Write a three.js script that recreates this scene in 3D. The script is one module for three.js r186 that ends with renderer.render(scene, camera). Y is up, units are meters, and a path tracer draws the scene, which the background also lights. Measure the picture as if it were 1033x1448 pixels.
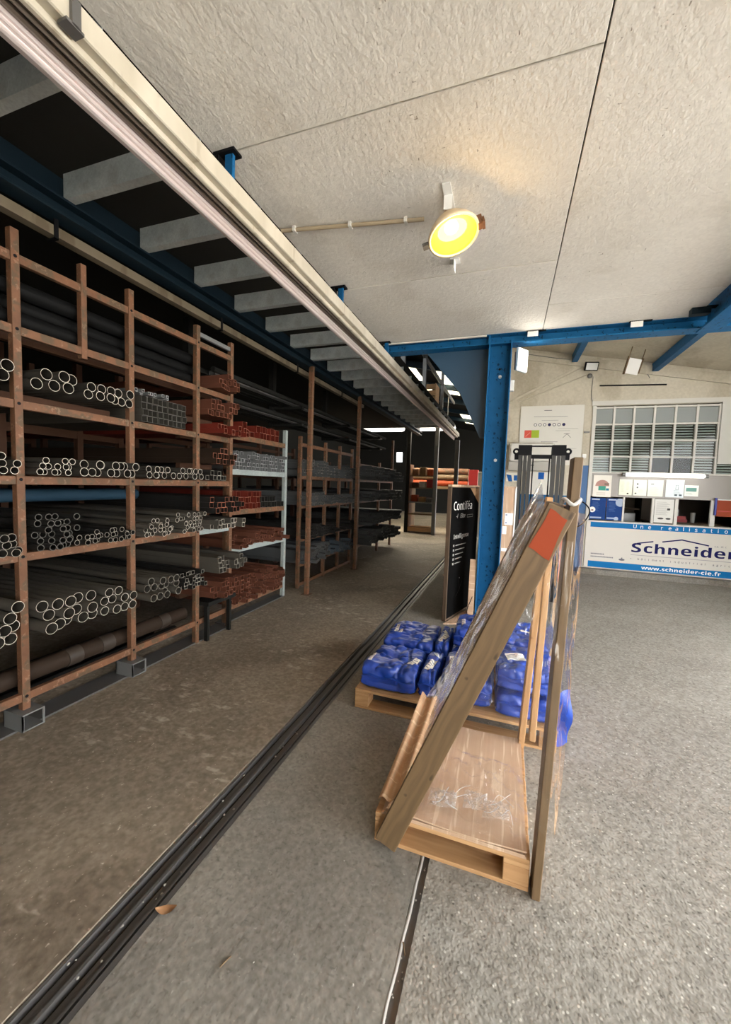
import * as THREE from 'three';
import { mergeGeometries, mergeVertices } from 'three/addons/utils/BufferGeometryUtils.js';
import { RoundedBoxGeometry } from 'three/addons/geometries/RoundedBoxGeometry.js';
import { RectAreaLightUniformsLib } from 'three/addons/lights/RectAreaLightUniformsLib.js';

// ------------------------------------------------------------------ camera, sky, sun, exposure
const scene = new THREE.Scene();
const D2R = Math.PI / 180;
const camera = new THREE.PerspectiveCamera(103.99, 1033 / 1448, 0.05, 200);
camera.position.set(0, 1.6, 0);
camera.rotation.set(-4.049 * D2R, 19.435 * D2R, 1.954 * D2R, 'YXZ');
scene.background = new THREE.Color().setRGB(0.95, 0.96, 0.97);          // bright overcast sky
scene.backgroundIntensity = 5;
const sun = new THREE.DirectionalLight(new THREE.Color().setRGB(1, 0.95, 0.86), 12);   // stands over the building, lights the yard outside
sun.position.set(-12, 26, -3); sun.target.position.set(6, 0, 3);
sun.castShadow = true; sun.shadow.mapSize.set(2048, 2048);
Object.assign(sun.shadow.camera, { left: -30, right: 30, top: 30, bottom: -30, near: 1, far: 80 });
scene.add(sun, sun.target);
const renderer = new THREE.WebGLRenderer({ antialias: true });
renderer.toneMapping = THREE.LinearToneMapping;
renderer.toneMappingExposure = 3.1;
renderer.shadowMap.enabled = true;
RectAreaLightUniformsLib.init();

// ------------------------------------------------------------------ helpers
let seed = 1234567;
const rnd = () => { seed = (seed * 1664525 + 1013904223) >>> 0; return seed / 4294967296; };
const rr = (a, b) => a + (b - a) * rnd();
const used = {};
const numbered = n => { const k = used[n] = (used[n] ?? -1) + 1; return k ? n + '_' + String(k).padStart(3, '0') : n; };
const V = (x, y, z) => new THREE.Vector3(x, y, z);
const lin = (r, g, b) => new THREE.Color().setRGB(r, g, b);
function mesh(name, geo, mat, parent) {
  const m = new THREE.Mesh(Array.isArray(geo) ? mergeGeometries(geo.map(g => { const q = g.index ? g.toNonIndexed() : g; for (const k of Object.keys(q.attributes)) if (!['position', 'normal', 'uv'].includes(k)) q.deleteAttribute(k); return q; })) : geo, mat);
  m.name = parent ? name : numbered(name); m.castShadow = m.receiveShadow = true; (parent || scene).add(m); return m;
}
function tag(o, label, category, group) { o.userData.label = label; o.userData.category = category; if (group) o.userData.group = group; return o; }
function struct(o) { o.userData.kind = 'structure'; return o; }
function group(name, x = 0, y = 0, z = 0) { const g = new THREE.Group(); g.name = numbered(name); g.position.set(x, y, z); scene.add(g); return g; }
// uv in metres, by the dominant axis of each face; long = axis along which u runs
function uvm(g, s = 1, off = 0, long = null) {
  if (g.index) g = g.toNonIndexed();
  const p = g.attributes.position, n = g.attributes.normal, uv = new Float32Array(p.count * 2);
  for (let i = 0; i < p.count; i++) {
    const a = [p.getX(i), p.getY(i), p.getZ(i)], m = [Math.abs(n.getX(i)), Math.abs(n.getY(i)), Math.abs(n.getZ(i))];
    const k = m[0] > m[1] && m[0] > m[2] ? 0 : m[1] > m[2] ? 1 : 2;
    let u = k === 0 ? 2 : 0, v = k === 1 ? 2 : 1;
    if (long !== null && k !== long && v === long) { const t = u; u = v; v = t; }
    uv[i * 2] = a[u] / s + off; uv[i * 2 + 1] = a[v] / s + off * 0.37;
  }
  g.setAttribute('uv', new THREE.BufferAttribute(uv, 2)); return g;
}
// box from its limits, in the parent's axes
function lim(x0, x1, y0, y1, z0, z1, s = 1, long = null) {
  const g = new THREE.BoxGeometry(x1 - x0, y1 - y0, z1 - z0); g.translate((x0 + x1) / 2, (y0 + y1) / 2, (z0 + z1) / 2);
  return uvm(g, s, rnd() * 7, long);
}
function rbox(x0, x1, y0, y1, z0, z1, r = 0.006, s = 1, long = null) {
  const g = new RoundedBoxGeometry(x1 - x0, y1 - y0, z1 - z0, 1, r); g.translate((x0 + x1) / 2, (y0 + y1) / 2, (z0 + z1) / 2);
  return uvm(g, s, rnd() * 7, long);
}
// square bar from a to b, w across, h along 'up'
function bar(a, b, w, h, up = V(0, 1, 0), r = 0.004) {
  const d = b.clone().sub(a), L = d.length(), g = new RoundedBoxGeometry(L, h, w, 1, Math.min(r, w / 3, h / 3));
  uvm(g, 1); const q = uvm(g, 1, rnd() * 9, 0);
  const X = d.normalize(), Z = X.clone().cross(up).normalize(), Y = Z.clone().cross(X);
  q.applyMatrix4(new THREE.Matrix4().makeBasis(X, Y, Z).setPosition(a.clone().add(b).multiplyScalar(0.5))); return q;
}
function rod(a, b, r, seg = 10) {
  const d = b.clone().sub(a), g = new THREE.CylinderGeometry(r, r, d.length(), seg);
  g.applyQuaternion(new THREE.Quaternion().setFromUnitVectors(V(0, 1, 0), d.clone().normalize())); g.translate((a.x + b.x) / 2, (a.y + b.y) / 2, (a.z + b.z) / 2); return g;
}
function cable(pts, r, seg = 40) { return new THREE.TubeGeometry(new THREE.CatmullRomCurve3(pts), seg, r, 6); }

// ------------------------------------------------------------------ procedural textures
function hash(x, y, s) { let h = (x * 374761393 + y * 668265263 + s * 974634541) | 0; h = Math.imul(h ^ (h >>> 13), 1274126177); return ((h ^ (h >>> 16)) >>> 0) / 4294967296; }
function vn(x, y, p, q, s) {           // value noise, repeats after p and q cells
  const xi = Math.floor(x), yi = Math.floor(y), fx = x - xi, fy = y - yi, sx = fx * fx * (3 - 2 * fx), sy = fy * fy * (3 - 2 * fy);
  const x0 = ((xi % p) + p) % p, x1 = (x0 + 1) % p, y0 = ((yi % q) + q) % q, y1 = (y0 + 1) % q;
  const a = hash(x0, y0, s), b = hash(x1, y0, s), c = hash(x0, y1, s), d = hash(x1, y1, s);
  return a + (b - a) * sx + (c - a + (a - b - c + d) * sx) * sy;
}
function fbm(u, v, p, q, s, oct = 4) { let t = 0, a = 0.5, n = 0; for (let i = 0; i < oct; i++) { t += a * vn(u * p, v * q, p, q, s + i * 17); n += a; a *= 0.55; p *= 2; q *= 2; } return t / n; }
function tex(size, fn, srgb = true, w = size, h = size) {
  const d = new Uint8Array(w * h * 4);
  for (let j = 0; j < h; j++) for (let i = 0; i < w; i++) { const c = fn(i / w, j / h), k = (j * w + i) * 4; d[k] = Math.max(0, Math.min(255, c[0])); d[k + 1] = Math.max(0, Math.min(255, c[1])); d[k + 2] = Math.max(0, Math.min(255, c[2])); d[k + 3] = 255; }
  const t = new THREE.DataTexture(d, w, h); t.wrapS = t.wrapT = THREE.RepeatWrapping; t.magFilter = THREE.LinearFilter; t.minFilter = THREE.LinearMipmapLinearFilter; t.generateMipmaps = true;
  if (srgb) t.colorSpace = THREE.SRGBColorSpace; t.needsUpdate = true; return t;
}
const mixc = (a, b, t) => [a[0] + (b[0] - a[0]) * t, a[1] + (b[1] - a[1]) * t, a[2] + (b[2] - a[2]) * t];
const sm = (a, b, x) => { const t = Math.max(0, Math.min(1, (x - a) / (b - a))); return t * t * (3 - 2 * t); };
const rep = (t, m) => { t.repeat.set(1 / m, 1 / m); return t; };

// worn trowelled concrete of the aisle, with pale scuffs
const tAisle = rep(tex(1024, (u, v) => {
  const n = fbm(u, v, 4, 4, 1, 6), f = fbm(u, v, 120, 120, 2, 2), sc = sm(0.6, 0.78, fbm(u, v, 26, 60, 3, 4)) * sm(0.42, 0.66, fbm(u, v, 5, 5, 4, 3)), st = sm(0.58, 0.75, fbm(u, v, 3, 3, 5, 5));
  let c = mixc([112, 102, 88], [150, 137, 119], n); c = mixc(c, [100, 88, 74], st * 0.5); c = mixc(c, [178, 168, 152], sc * 0.7);
  const sp = sm(0.93, 0.98, vn(u * 260, v * 260, 260, 260, 6)) * 60, g = (f - 0.5) * 42 + sp; return [c[0] + g, c[1] + g, c[2] + g];
}), 2.6);
// smooth grey screed
const tScreed = rep(tex(1024, (u, v) => {
  const n = fbm(u, v, 5, 5, 11, 5), f = fbm(u, v, 150, 150, 12, 2), st = sm(0.55, 0.75, fbm(u, v, 4, 4, 13, 4)), pit = sm(0.8, 0.9, vn(u * 220, v * 220, 220, 220, 14)), wh = sm(0.95, 0.98, vn(u * 200, v * 200, 200, 200, 15));
  let c = mixc([112, 108, 100], [144, 139, 129], n); c = mixc(c, [96, 86, 74], st * 0.6); c = mixc(c, [78, 74, 68], pit * 0.3); c = mixc(c, [196, 192, 182], wh * 0.35);
  const g = (f - 0.5) * 32; return [c[0] + g, c[1] + g, c[2] + g];
}), 2.1);
// exposed aggregate concrete
const agg = (u, v) => { // pebbles
  const P = 170, x = u * P, y = v * P; let best = 9, id = 0;
  for (let a = -1; a < 2; a++) for (let b = -1; b < 2; b++) { const xi = Math.floor(x) + a, yi = Math.floor(y) + b, X = ((xi % P) + P) % P, Y = ((yi % P) + P) % P, dx = xi + hash(X, Y, 21) - x, dy = (yi + hash(X, Y, 22) - y), d = dx * dx + dy * dy; if (d < best) { best = d; id = hash(X, Y, 23); } }
  return [Math.sqrt(best), id];
};
const tCoarse = rep(tex(1024, (u, v) => {
  const n = fbm(u, v, 5, 5, 31, 4), f = fbm(u, v, 130, 130, 32, 2), [d, id] = agg(u, v), k = 1 - sm(0.28, 0.42, d);
  let c = mixc([128, 123, 114], [154, 149, 139], n);
  const peb = id > 0.97 ? [226, 220, 208] : id > 0.75 ? [160, 153, 142] : id < 0.07 ? [74, 68, 61] : [138, 132, 123];
  c = mixc(c, peb, k * (id > 0.97 || id < 0.07 ? 0.5 : 0.4));
  const g = (f - 0.5) * 44; return [c[0] + g, c[1] + g, c[2] + g];
}), 2.2);
const bCoarse = rep(tex(1024, (u, v) => { const [d] = agg(u, v), g = 120 + (fbm(u, v, 130, 130, 32, 2) - 0.5) * 150 + (1 - sm(0.25, 0.45, d)) * 60; return [g, g, g]; }, false), 2.2);
const bFine = rep(tex(512, (u, v) => { const g = 128 + (fbm(u, v, 60, 60, 41, 3) - 0.5) * 200; return [g, g, g]; }, false), 1.0);
// brushed white paint on ceiling boards, with stains and specks
const tCeil = rep(tex(1024, (u, v) => {
  const n = fbm(u, v, 3, 3, 51, 5), st = sm(0.56, 0.75, fbm(u, v, 4, 4, 52, 5)), f = fbm(u, v, 100, 100, 53, 2), sp = sm(0.965, 0.98, vn(u * 130, v * 130, 130, 130, 54)) * sm(0.45, 0.6, fbm(u, v, 4, 4, 59, 2));
  let c = mixc([212, 206, 197], [226, 221, 213], n); c = mixc(c, [198, 190, 178], st * 0.4); c = mixc(c, [110, 100, 90], sp * 0.8);
  const g = (f - 0.5) * 14; return [c[0] + g, c[1] + g, c[2] + g];
}), 1.9);
const bCeil = rep(tex(1024, (u, v) => { const a = fbm(u + 0.02 * fbm(u, v, 9, 9, 61, 2), v, 46, 30, 62, 3), g = 128 + (a - 0.5) * 190 + (fbm(u, v, 120, 120, 63, 2) - 0.5) * 60; return [g, g, g]; }, false), 0.85);
// reddish paint worn to brown steel
const tRust = rep(tex(512, (u, v) => {
  const n = fbm(u, v, 6, 6, 71, 5), w = sm(0.46, 0.62, fbm(u, v, 7, 7, 72, 4)), s = sm(0.66, 0.76, fbm(u, v, 26, 26, 73, 3));
  let c = mixc([92, 64, 47], [128, 89, 64], n); c = mixc(c, [84, 70, 54], w * 0.85); c = mixc(c, [176, 146, 124], s * 0.3); return c;
}), 0.5);
const tGalv = rep(tex(512, (u, v) => { const n = fbm(u, v, 8, 8, 81, 4), w = sm(0.55, 0.72, fbm(u, v, 5, 5, 82, 4)), f = fbm(u, v, 90, 90, 83, 2); const g = (f - 0.5) * 26; let c = mixc([190, 198, 198], [226, 231, 229], n); c = mixc(c, [176, 176, 170], w * 0.3); return [c[0] + g, c[1] + g, c[2] + g]; }), 0.8);
const tCream = rep(tex(512, (u, v) => { const n = fbm(u, v, 8, 3, 84, 4), w = sm(0.58, 0.72, fbm(u, v, 10, 4, 85, 4)); return mixc(mixc([176, 167, 149], [204, 196, 180], n), [136, 122, 102], w * 0.5); }), 0.9);
const tBlue = rep(tex(512, (u, v) => { const n = fbm(u, v, 5, 5, 91, 5), s = sm(0.72, 0.78, fbm(u, v, 40, 30, 92, 2)) * sm(0.45, 0.6, fbm(u, v, 5, 5, 93, 3)); let c = mixc([22, 80, 124], [34, 100, 146], n); return mixc(c, [14, 40, 64], s * 0.75); }), 0.8);
function woodTex(a, b, k, s) { return tex(512, (u, v) => { const warp = fbm(u, v, 2, 6, s, 3) * 0.5, g = fbm(u, v + warp * 0.12, 3, 60, s + 3, 3), r = 0.5 + 0.5 * Math.sin((v * 14 + warp * 5) * 6.283), kn = sm(0.93, 0.97, vn(u * 9, v * 11, 9, 11, s + 8)); let c = mixc(a, b, g * 0.7 + r * 0.3); return mixc(c, k, kn * 0.8); }); }
const tWoodPale = rep(woodTex([164, 122, 80], [196, 156, 110], [116, 78, 46], 101), 0.6);
const tWoodBrown = rep(woodTex([88, 69, 45], [116, 92, 62], [54, 40, 25], 121), 0.6);
const tCard = rep(tex(512, (u, v) => { const l = fbm(u, v, 70, 2, 131, 2), n = fbm(u, v, 5, 5, 132, 4), st = sm(0.6, 0.74, fbm(u, v, 34, 2, 133, 3)); let c = mixc([176, 145, 118], [198, 168, 140], n * 0.5 + l * 0.5); return mixc(c, [218, 194, 168], st * 0.7); }), 0.55);
const tWall = rep(tex(1024, (u, v) => { const n = fbm(u, v, 4, 4, 141, 5), st = sm(0.52, 0.75, fbm(u, v, 7, 4, 142, 5)), g = (fbm(u, v, 80, 80, 143, 2) - 0.5) * 16; let c = mixc([186, 178, 160], [204, 196, 179], n); c = mixc(c, [158, 147, 126], st * 0.4); return [c[0] + g, c[1] + g, c[2] + g]; }), 2.4);

// ------------------------------------------------------------------ materials
const std = (o) => new THREE.MeshStandardMaterial(o);
const matte = (o, k = 0.15) => new THREE.MeshPhysicalMaterial({ ...o, specularIntensity: k });   // dusty surfaces with hardly any gloss
const M = {
  aisle: std({ map: tAisle, roughness: 0.72, bumpMap: bFine, bumpScale: 0.0025 }),
  screed: std({ map: tScreed, roughness: 0.8, bumpMap: bFine, bumpScale: 0.003 }),
  coarse: std({ map: tCoarse, roughness: 0.85, bumpMap: bCoarse, bumpScale: 0.003 }),
  ceil: std({ map: tCeil, roughness: 0.75, bumpMap: bCeil, bumpScale: 0.0035 }),
  wall: std({ map: tWall, roughness: 0.85, bumpMap: bCeil, bumpScale: 0.003 }),
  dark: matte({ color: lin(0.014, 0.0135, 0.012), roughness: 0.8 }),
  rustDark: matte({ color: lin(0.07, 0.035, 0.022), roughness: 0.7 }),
  filmClear: new THREE.MeshPhysicalMaterial({ color: lin(0.99, 0.99, 0.99), roughness: 0.05, transmission: 1, thickness: 0, ior: 1.5, side: THREE.DoubleSide }),
  filmTuft: new THREE.MeshPhysicalMaterial({ color: lin(0.95, 0.95, 0.95), roughness: 0.12, transmission: 0.9, thickness: 0, ior: 1.5, side: THREE.DoubleSide }),
  filmFold: new THREE.MeshPhysicalMaterial({ color: lin(0.9, 0.9, 0.88), roughness: 0.2, transmission: 0.55, thickness: 0, ior: 1.5 }),
  pane: new THREE.MeshPhysicalMaterial({ color: lin(0.9, 0.93, 0.92), roughness: 0.05, transmission: 1, thickness: 0, ior: 1.18 }),
  black: matte({ color: lin(0.008, 0.008, 0.009), roughness: 0.55 }),
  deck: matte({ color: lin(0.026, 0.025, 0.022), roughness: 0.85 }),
  rust: matte({ map: tRust, roughness: 0.55, bumpMap: bFine, bumpScale: 0.001 }, 0.5),
  galv: std({ map: tGalv, roughness: 0.45, metalness: 0.35 }),
  galvWorn: std({ map: tGalv, color: lin(0.5, 0.52, 0.5), roughness: 0.55, metalness: 0.2 }),
  track: std({ map: tCream, roughness: 0.45, metalness: 0.15 }),
  trackBrown: std({ color: lin(0.11, 0.085, 0.065), roughness: 0.45, metalness: 0.3 }),
  trackPink: std({ color: lin(0.6, 0.52, 0.5), roughness: 0.3, metalness: 0.4 }),
  blue: matte({ map: tBlue, roughness: 0.42, bumpMap: bFine, bumpScale: 0.001 }),
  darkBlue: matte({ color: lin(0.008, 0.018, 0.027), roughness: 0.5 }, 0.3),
  rail: std({ color: lin(0.13, 0.125, 0.12), roughness: 0.5, metalness: 0.5 }),
  steelGrey: std({ color: lin(0.2, 0.2, 0.195), roughness: 0.5, metalness: 0.4 }),
  mast: matte({ color: lin(0.045, 0.043, 0.04), roughness: 0.4 }, 0.4),
  woodPale: std({ map: tWoodPale, roughness: 0.75 }),
  woodBrown: std({ map: tWoodBrown, roughness: 0.6 }),
  card: std({ map: tCard, roughness: 0.85 }),
  white: std({ color: lin(0.78, 0.77, 0.74), roughness: 0.6 }),
  offWhite: std({ color: lin(0.62, 0.6, 0.55), roughness: 0.6 }),
  paper: std({ color: lin(0.8, 0.8, 0.76), roughness: 0.9 }),
  bag: new THREE.MeshPhysicalMaterial({ color: lin(0.012, 0.055, 0.36), roughness: 0.38, clearcoat: 0.5, clearcoatRoughness: 0.3 }),
  redPaint: std({ color: lin(0.45, 0.03, 0.03), roughness: 0.45 }),
  orange: matte({ color: lin(0.3, 0.05, 0.016), roughness: 0.6 }, 0.4),
  film: new THREE.MeshPhysicalMaterial({ color: lin(0.97, 0.97, 0.97), roughness: 0.15, transmission: 0.68, thickness: 0, ior: 1.5, side: THREE.DoubleSide }),
  glass: new THREE.MeshPhysicalMaterial({ color: lin(0.92, 0.95, 0.94), roughness: 0.03, transmission: 1, thickness: 0, ior: 1.5 }),
  joint: std({ color: lin(0.36, 0.34, 0.31), roughness: 0.9 }),
  skylight: new THREE.MeshPhysicalMaterial({ color: lin(0.95, 0.9, 0.74), roughness: 1, transmission: 0.75, thickness: 0, side: THREE.DoubleSide }),
  tube: std({ color: lin(1, 1, 1), emissive: lin(1, 0.97, 0.9), emissiveIntensity: 1.2 }),
};

// ------------------------------------------------------------------ room shell
const floor = struct(group('floor'));
mesh('aisle_slab', lim(-9.2, -1.3, -0.2, 0, -24, 3.2), M.aisle, floor);
mesh('centre_slab', lim(-1.12, -0.268, -0.2, 0, -24, 3.2), M.screed, floor);
mesh('coarse_slab', lim(-0.228, 9, -0.2, 0, -24, 3.2), M.coarse, floor);
mesh('joint_filler', lim(-0.27, -0.226, -0.2, -0.012, -24, 3.2), M.rail, floor);
{ // uneven mortar ridge along the joint
  const pts = []; for (let i = 0; i <= 60; i++) pts.push(V(-0.262 + (rnd() - 0.5) * 0.008, -0.006 + (rnd() - 0.5) * 0.004, 1 - i * 0.1));
  mesh('joint_ridge', new THREE.TubeGeometry(new THREE.CatmullRomCurve3(pts), 180, 0.007, 6), M.joint, floor);
}
mesh('rail_bed', lim(-1.3, -1.12, -0.2, -0.035, -24, 3.2), M.dark, floor);
const floorRail = tag(group('floor_rail', -1.21, -0.035, 0), 'long dark steel floor track with ribs sunk along the aisle', 'rail');
for (const [x, w, h] of [[-0.078, 0.012, 0.03], [-0.045, 0.03, 0.012], [-0.012, 0.012, 0.03], [0.022, 0.03, 0.012], [0.05, 0.01, 0.03], [0.078, 0.022, 0.034]]) mesh('rib', lim(x - w / 2, x + w / 2, 0, h, -17, 3), M.rail, floorRail);
const yard = struct(mesh('yard_ground', lim(-40, 60, -0.4, -0.21, -45, 60), std({ color: lin(0.5, 0.49, 0.46), roughness: 0.9 })));

// painted ceiling boards, each board its own panel with open seams
const ceil = struct(group('ceiling'));
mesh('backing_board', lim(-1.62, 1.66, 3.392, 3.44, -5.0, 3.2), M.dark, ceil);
const P = (x0, x1, z0, z1, dy = 0) => mesh('ceiling_panel', rbox(x0, x1, 3.37 + dy, 3.391, z0, z1, 0.003), M.ceil, ceil);
P(-1.62, 0.262, -1.905, -0.303); P(-1.62, 0.262, -3.508, -1.913, 0.002); P(-1.62, 0.262, -5.0, -3.514);
P(0.268, 1.66, -4.306, -1.25, 0.001); P(0.268, 1.66, -5.0, -4.311); P(-1.62, 0.262, -0.295, 1.3); P(0.27, 1.66, -1.245, 1.75); P(-1.62, 0.262, 1.305, 3.2); P(0.27, 1.66, 1.755, 3.2);

// left part: storage deck over the racks
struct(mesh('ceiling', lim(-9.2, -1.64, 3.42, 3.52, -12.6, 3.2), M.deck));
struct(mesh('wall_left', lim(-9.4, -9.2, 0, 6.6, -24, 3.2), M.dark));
const wallFar = struct(group('wall_far'));
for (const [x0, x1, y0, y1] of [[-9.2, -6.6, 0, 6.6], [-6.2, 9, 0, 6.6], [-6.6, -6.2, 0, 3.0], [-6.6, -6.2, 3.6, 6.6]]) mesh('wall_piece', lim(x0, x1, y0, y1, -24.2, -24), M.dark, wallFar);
mesh('window_pane', lim(-6.6, -6.2, 3.0, 3.6, -24.12, -24.1), M.glass, wallFar);
// wall behind the camera with its doorway
const wallBehind = struct(group('wall_behind'));
mesh('wall_piece', lim(-9.2, 1.8, 0, 4.2, 3.2, 3.4), M.wall, wallBehind); mesh('wall_piece', lim(1.8, 5, 3.3, 4.2, 3.2, 3.4), M.wall, wallBehind); mesh('wall_piece', lim(4.4, 5, 0, 3.3, 3.2, 3.4), M.wall, wallBehind);
// right wall with the big gate to the yard
const wallRight = struct(group('wall_right'));
mesh('wall_piece', lim(4.9, 5.1, 3.2, 3.6, -8.85, 3.2), M.wall, wallRight); mesh('wall_piece', lim(4.9, 5.1, 0, 3.2, -8.85, -5.2), M.wall, wallRight); mesh('wall_piece', lim(4.9, 5.1, 0, 3.2, 2.0, 3.2), M.wall, wallRight);
struct(mesh('wall_divider', lim(-0.31, -0.28, 0, 4.6, -8.85, -5.6), M.wall));

// sloping roof: underside y = 4.45 - 0.19 x, falling to the right
const roofY = x => 4.45 - 0.19 * x;
const slopeA = Math.atan(-0.19);
function slab(name, x0, x1, z0, z1, t, mat, parent, lift = 0) {
  const g = new THREE.BoxGeometry((x1 - x0) / Math.cos(slopeA), t, z1 - z0); const q = uvm(g, 1, rnd() * 5);
  q.rotateZ(slopeA); q.translate((x0 + x1) / 2, roofY((x0 + x1) / 2) + lift + t / 2, (z0 + z1) / 2); return mesh(name, q, mat, parent);
}
const roof = struct(group('roof'));
slab('roof_board', -0.3, 5.1, -9.0, -5.05, 0.06, M.wall, roof);
slab('roof_board', -0.3, 5.1, -24.2, -9.0, 0.06, M.dark, roof); slab('roof_board', -9.4, -0.3, -11.35, 3.4, 0.06, M.dark, roof); slab('roof_board', -0.3, 5.1, -5.05, 3.4, 0.06, M.dark, roof);
{ // roof over the back hall, laid round the skylights
  const xs = [-9.4, -3.1, -2.7, -2.25, -1.75, -1.35, -0.6, -0.3], zs = [-24.2, -21.5, -18.5, -16.5, -14.65, -11.35];
  for (let i = 0; i < xs.length - 1; i++) for (let j = 0; j < zs.length - 1; j++) {
    const open = (j === 4 && (i === 1 || i === 3)) || (j === 3 && i === 5) || (j === 1 && i === 5) || (j === 1 && i === 3);
    if (open) slab('skylight_pane', xs[i], xs[i + 1], zs[j], zs[j + 1], 0.01, M.skylight, roof, 0.03).name = 'skylight_window';
    else slab('roof_board', xs[i], xs[i + 1], zs[j], zs[j + 1], 0.06, M.dark, roof);
  }
}
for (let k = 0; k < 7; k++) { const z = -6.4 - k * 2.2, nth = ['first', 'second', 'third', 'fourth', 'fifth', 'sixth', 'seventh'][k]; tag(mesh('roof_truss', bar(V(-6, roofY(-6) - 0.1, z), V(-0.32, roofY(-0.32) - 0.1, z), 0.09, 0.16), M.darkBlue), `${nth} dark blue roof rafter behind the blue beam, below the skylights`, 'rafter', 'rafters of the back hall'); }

// ------------------------------------------------------------------ blue steel: column, beams, braces
{
  const c = tag(group('steel_column', -0.17, 0, -5.04), 'blue painted steel column between the black carton and the office room', 'column');
  mesh('flange', rbox(-0.125, -0.113, 0, 3.26, -0.14, 0.16, 0.003), M.blue, c); mesh('flange', rbox(0.113, 0.125, 0, 3.26, -0.14, 0.16, 0.003), M.blue, c);
  mesh('web', lim(-0.113, 0.113, 0, 3.26, -0.006, 0.006), M.blue, c); mesh('base_plate', rbox(-0.17, 0.17, 0, 0.016, -0.18, 0.2, 0.003), M.blue, c);
  for (const y of [2.9, 1.93]) { const b = mesh('bolt', [rod(V(0.01, y, 0.006), V(0.01, y, 0.028), 0.02, 6), rod(V(0.01, y, 0.028), V(0.01, y, 0.05), 0.012, 10)], M.galv, c); }
  mesh('bolt_hole', rod(V(0.0, 2.99, 0.004), V(0.0, 2.99, 0.0075), 0.014, 12), M.black, c);
  const b = tag(group('steel_beam', 0, 3.26, -5.05), 'blue painted beam running across on top of the blue column', 'beam');
  mesh('lower_flange', rbox(-1.6, 4.9, 0, 0.016, -0.09, 0.09, 0.003), M.blue, b); mesh('web', lim(-1.6, 4.9, 0.016, 0.11, -0.02, -0.008), M.blue, b); mesh('upper_flange', rbox(-1.6, 4.9, 0.105, 0.14, -0.1, 0.1, 0.003), M.blue, b);
  mesh('stiffener', lim(-0.31, -0.29, 0.0, 0.15, -0.05, 0.07), M.blue, b);
  mesh('sealing_strip', lim(-1.6, -0.33, 0.085, 0.1, 0.1, 0.125), M.offWhite, b);
  const s = tag(group('steel_beam', 1.76, 3.2, 0), 'blue painted beam along the right edge of the painted ceiling', 'beam');
  mesh('lower_flange', rbox(-0.09, 0.09, 0, 0.02, -4.94, 3.2, 0.003), M.blue, s); mesh('web', lim(-0.006, 0.006, 0.02, 0.5, -4.94, 3.2), M.blue, s); mesh('upper_flange', rbox(-0.09, 0.09, 0.5, 0.52, -4.94, 3.2, 0.003), M.blue, s);
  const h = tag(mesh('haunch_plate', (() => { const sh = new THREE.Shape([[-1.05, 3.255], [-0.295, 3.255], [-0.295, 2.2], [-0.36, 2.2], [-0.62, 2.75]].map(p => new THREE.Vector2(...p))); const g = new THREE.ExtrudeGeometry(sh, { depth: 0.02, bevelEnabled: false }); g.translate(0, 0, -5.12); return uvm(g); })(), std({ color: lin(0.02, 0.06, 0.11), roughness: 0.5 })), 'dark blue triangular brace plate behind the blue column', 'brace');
  // blue purlins under the sloping roof of the office room
  for (const [x, l] of [[1.08, 'narrow blue purlin under the white sloping roof, left of the loose panel'], [2.42, 'blue purlin under the white sloping roof, right of the loose panel']])
    tag(mesh('roof_purlin', rbox(x - 0.05, x + 0.05, roofY(x) - 0.16, roofY(x) - 0.012, -8.84, -5.1, 0.004), M.blue), l, 'purlin');
}
// ------------------------------------------------------------------ sliding door track under the ceiling edge
{
  const t = tag(group('door_track', 0, 0, 0), 'long cream steel sliding door track hung along the ceiling edge', 'track');
  const prof = (pts, mat, name) => { const g = new THREE.ExtrudeGeometry(new THREE.Shape(pts.map(p => new THREE.Vector2(...p))), { depth: 13.9, bevelEnabled: false }); g.translate(0, 0, -12.4); return mesh(name, uvm(g, 1, 0, 2), mat, t); };
  prof([[-1.47, 3.2], [-1.47, 3.112], [-1.476, 3.108], [-1.512, 3.108], [-1.512, 3.2]], M.track, 'upper_rail');
  prof([[-1.513, 3.19], [-1.513, 3.084], [-1.519, 3.08], [-1.535, 3.08], [-1.535, 3.092], [-1.545, 3.092], [-1.545, 3.19]], M.track, 'middle_rail');
  prof([[-1.546, 3.19], [-1.546, 3.088], [-1.553, 3.088], [-1.553, 3.074], [-1.558, 3.074], [-1.558, 3.09], [-1.575, 3.09], [-1.575, 3.076], [-1.585, 3.072], [-1.6, 3.076], [-1.6, 3.19]], M.trackBrown, 'guide_channel');
  prof([[-1.601, 3.19], [-1.601, 3.066], [-1.598, 3.064], [-1.598, 3.058], [-1.607, 3.056], [-1.607, 3.05], [-1.6, 3.046], [-1.6, 3.036], [-1.61, 3.033], [-1.61, 3.026], [-1.604, 3.022], [-1.604, 3.012], [-1.612, 3.007], [-1.63, 3.007], [-1.63, 3.19]], M.trackPink, 'lower_rail');
  mesh('clamp', [lim(-1.472, -1.455, 3.1, 3.19, -1.05, -1.02), lim(-1.5, -1.455, 3.095, 3.105, -1.06, -1.0)], M.rail, t);
  for (const z of [-1.91, -3.45, -4.9]) {
    const h = tag(group('track_hanger', -1.55, 3.2, z), { '-1.91': 'blue and black bracket holding the door track, nearest of the three', '-3.45': 'blue and black bracket holding the door track at the second ceiling seam', '-4.9': 'blue and black bracket holding the door track beside the blue cross beam' }[z], 'bracket', 'track brackets');
    mesh('strap', rbox(0, 0.05, 0, 0.165, -0.012, 0.012, 0.003), M.blue, h); mesh('clip', [lim(-0.06, 0.075, 0.155, 0.168, -0.035, 0.035), lim(-0.05, -0.03, 0.06, 0.155, -0.03, 0.03)], M.black, h);
  }
}
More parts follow.
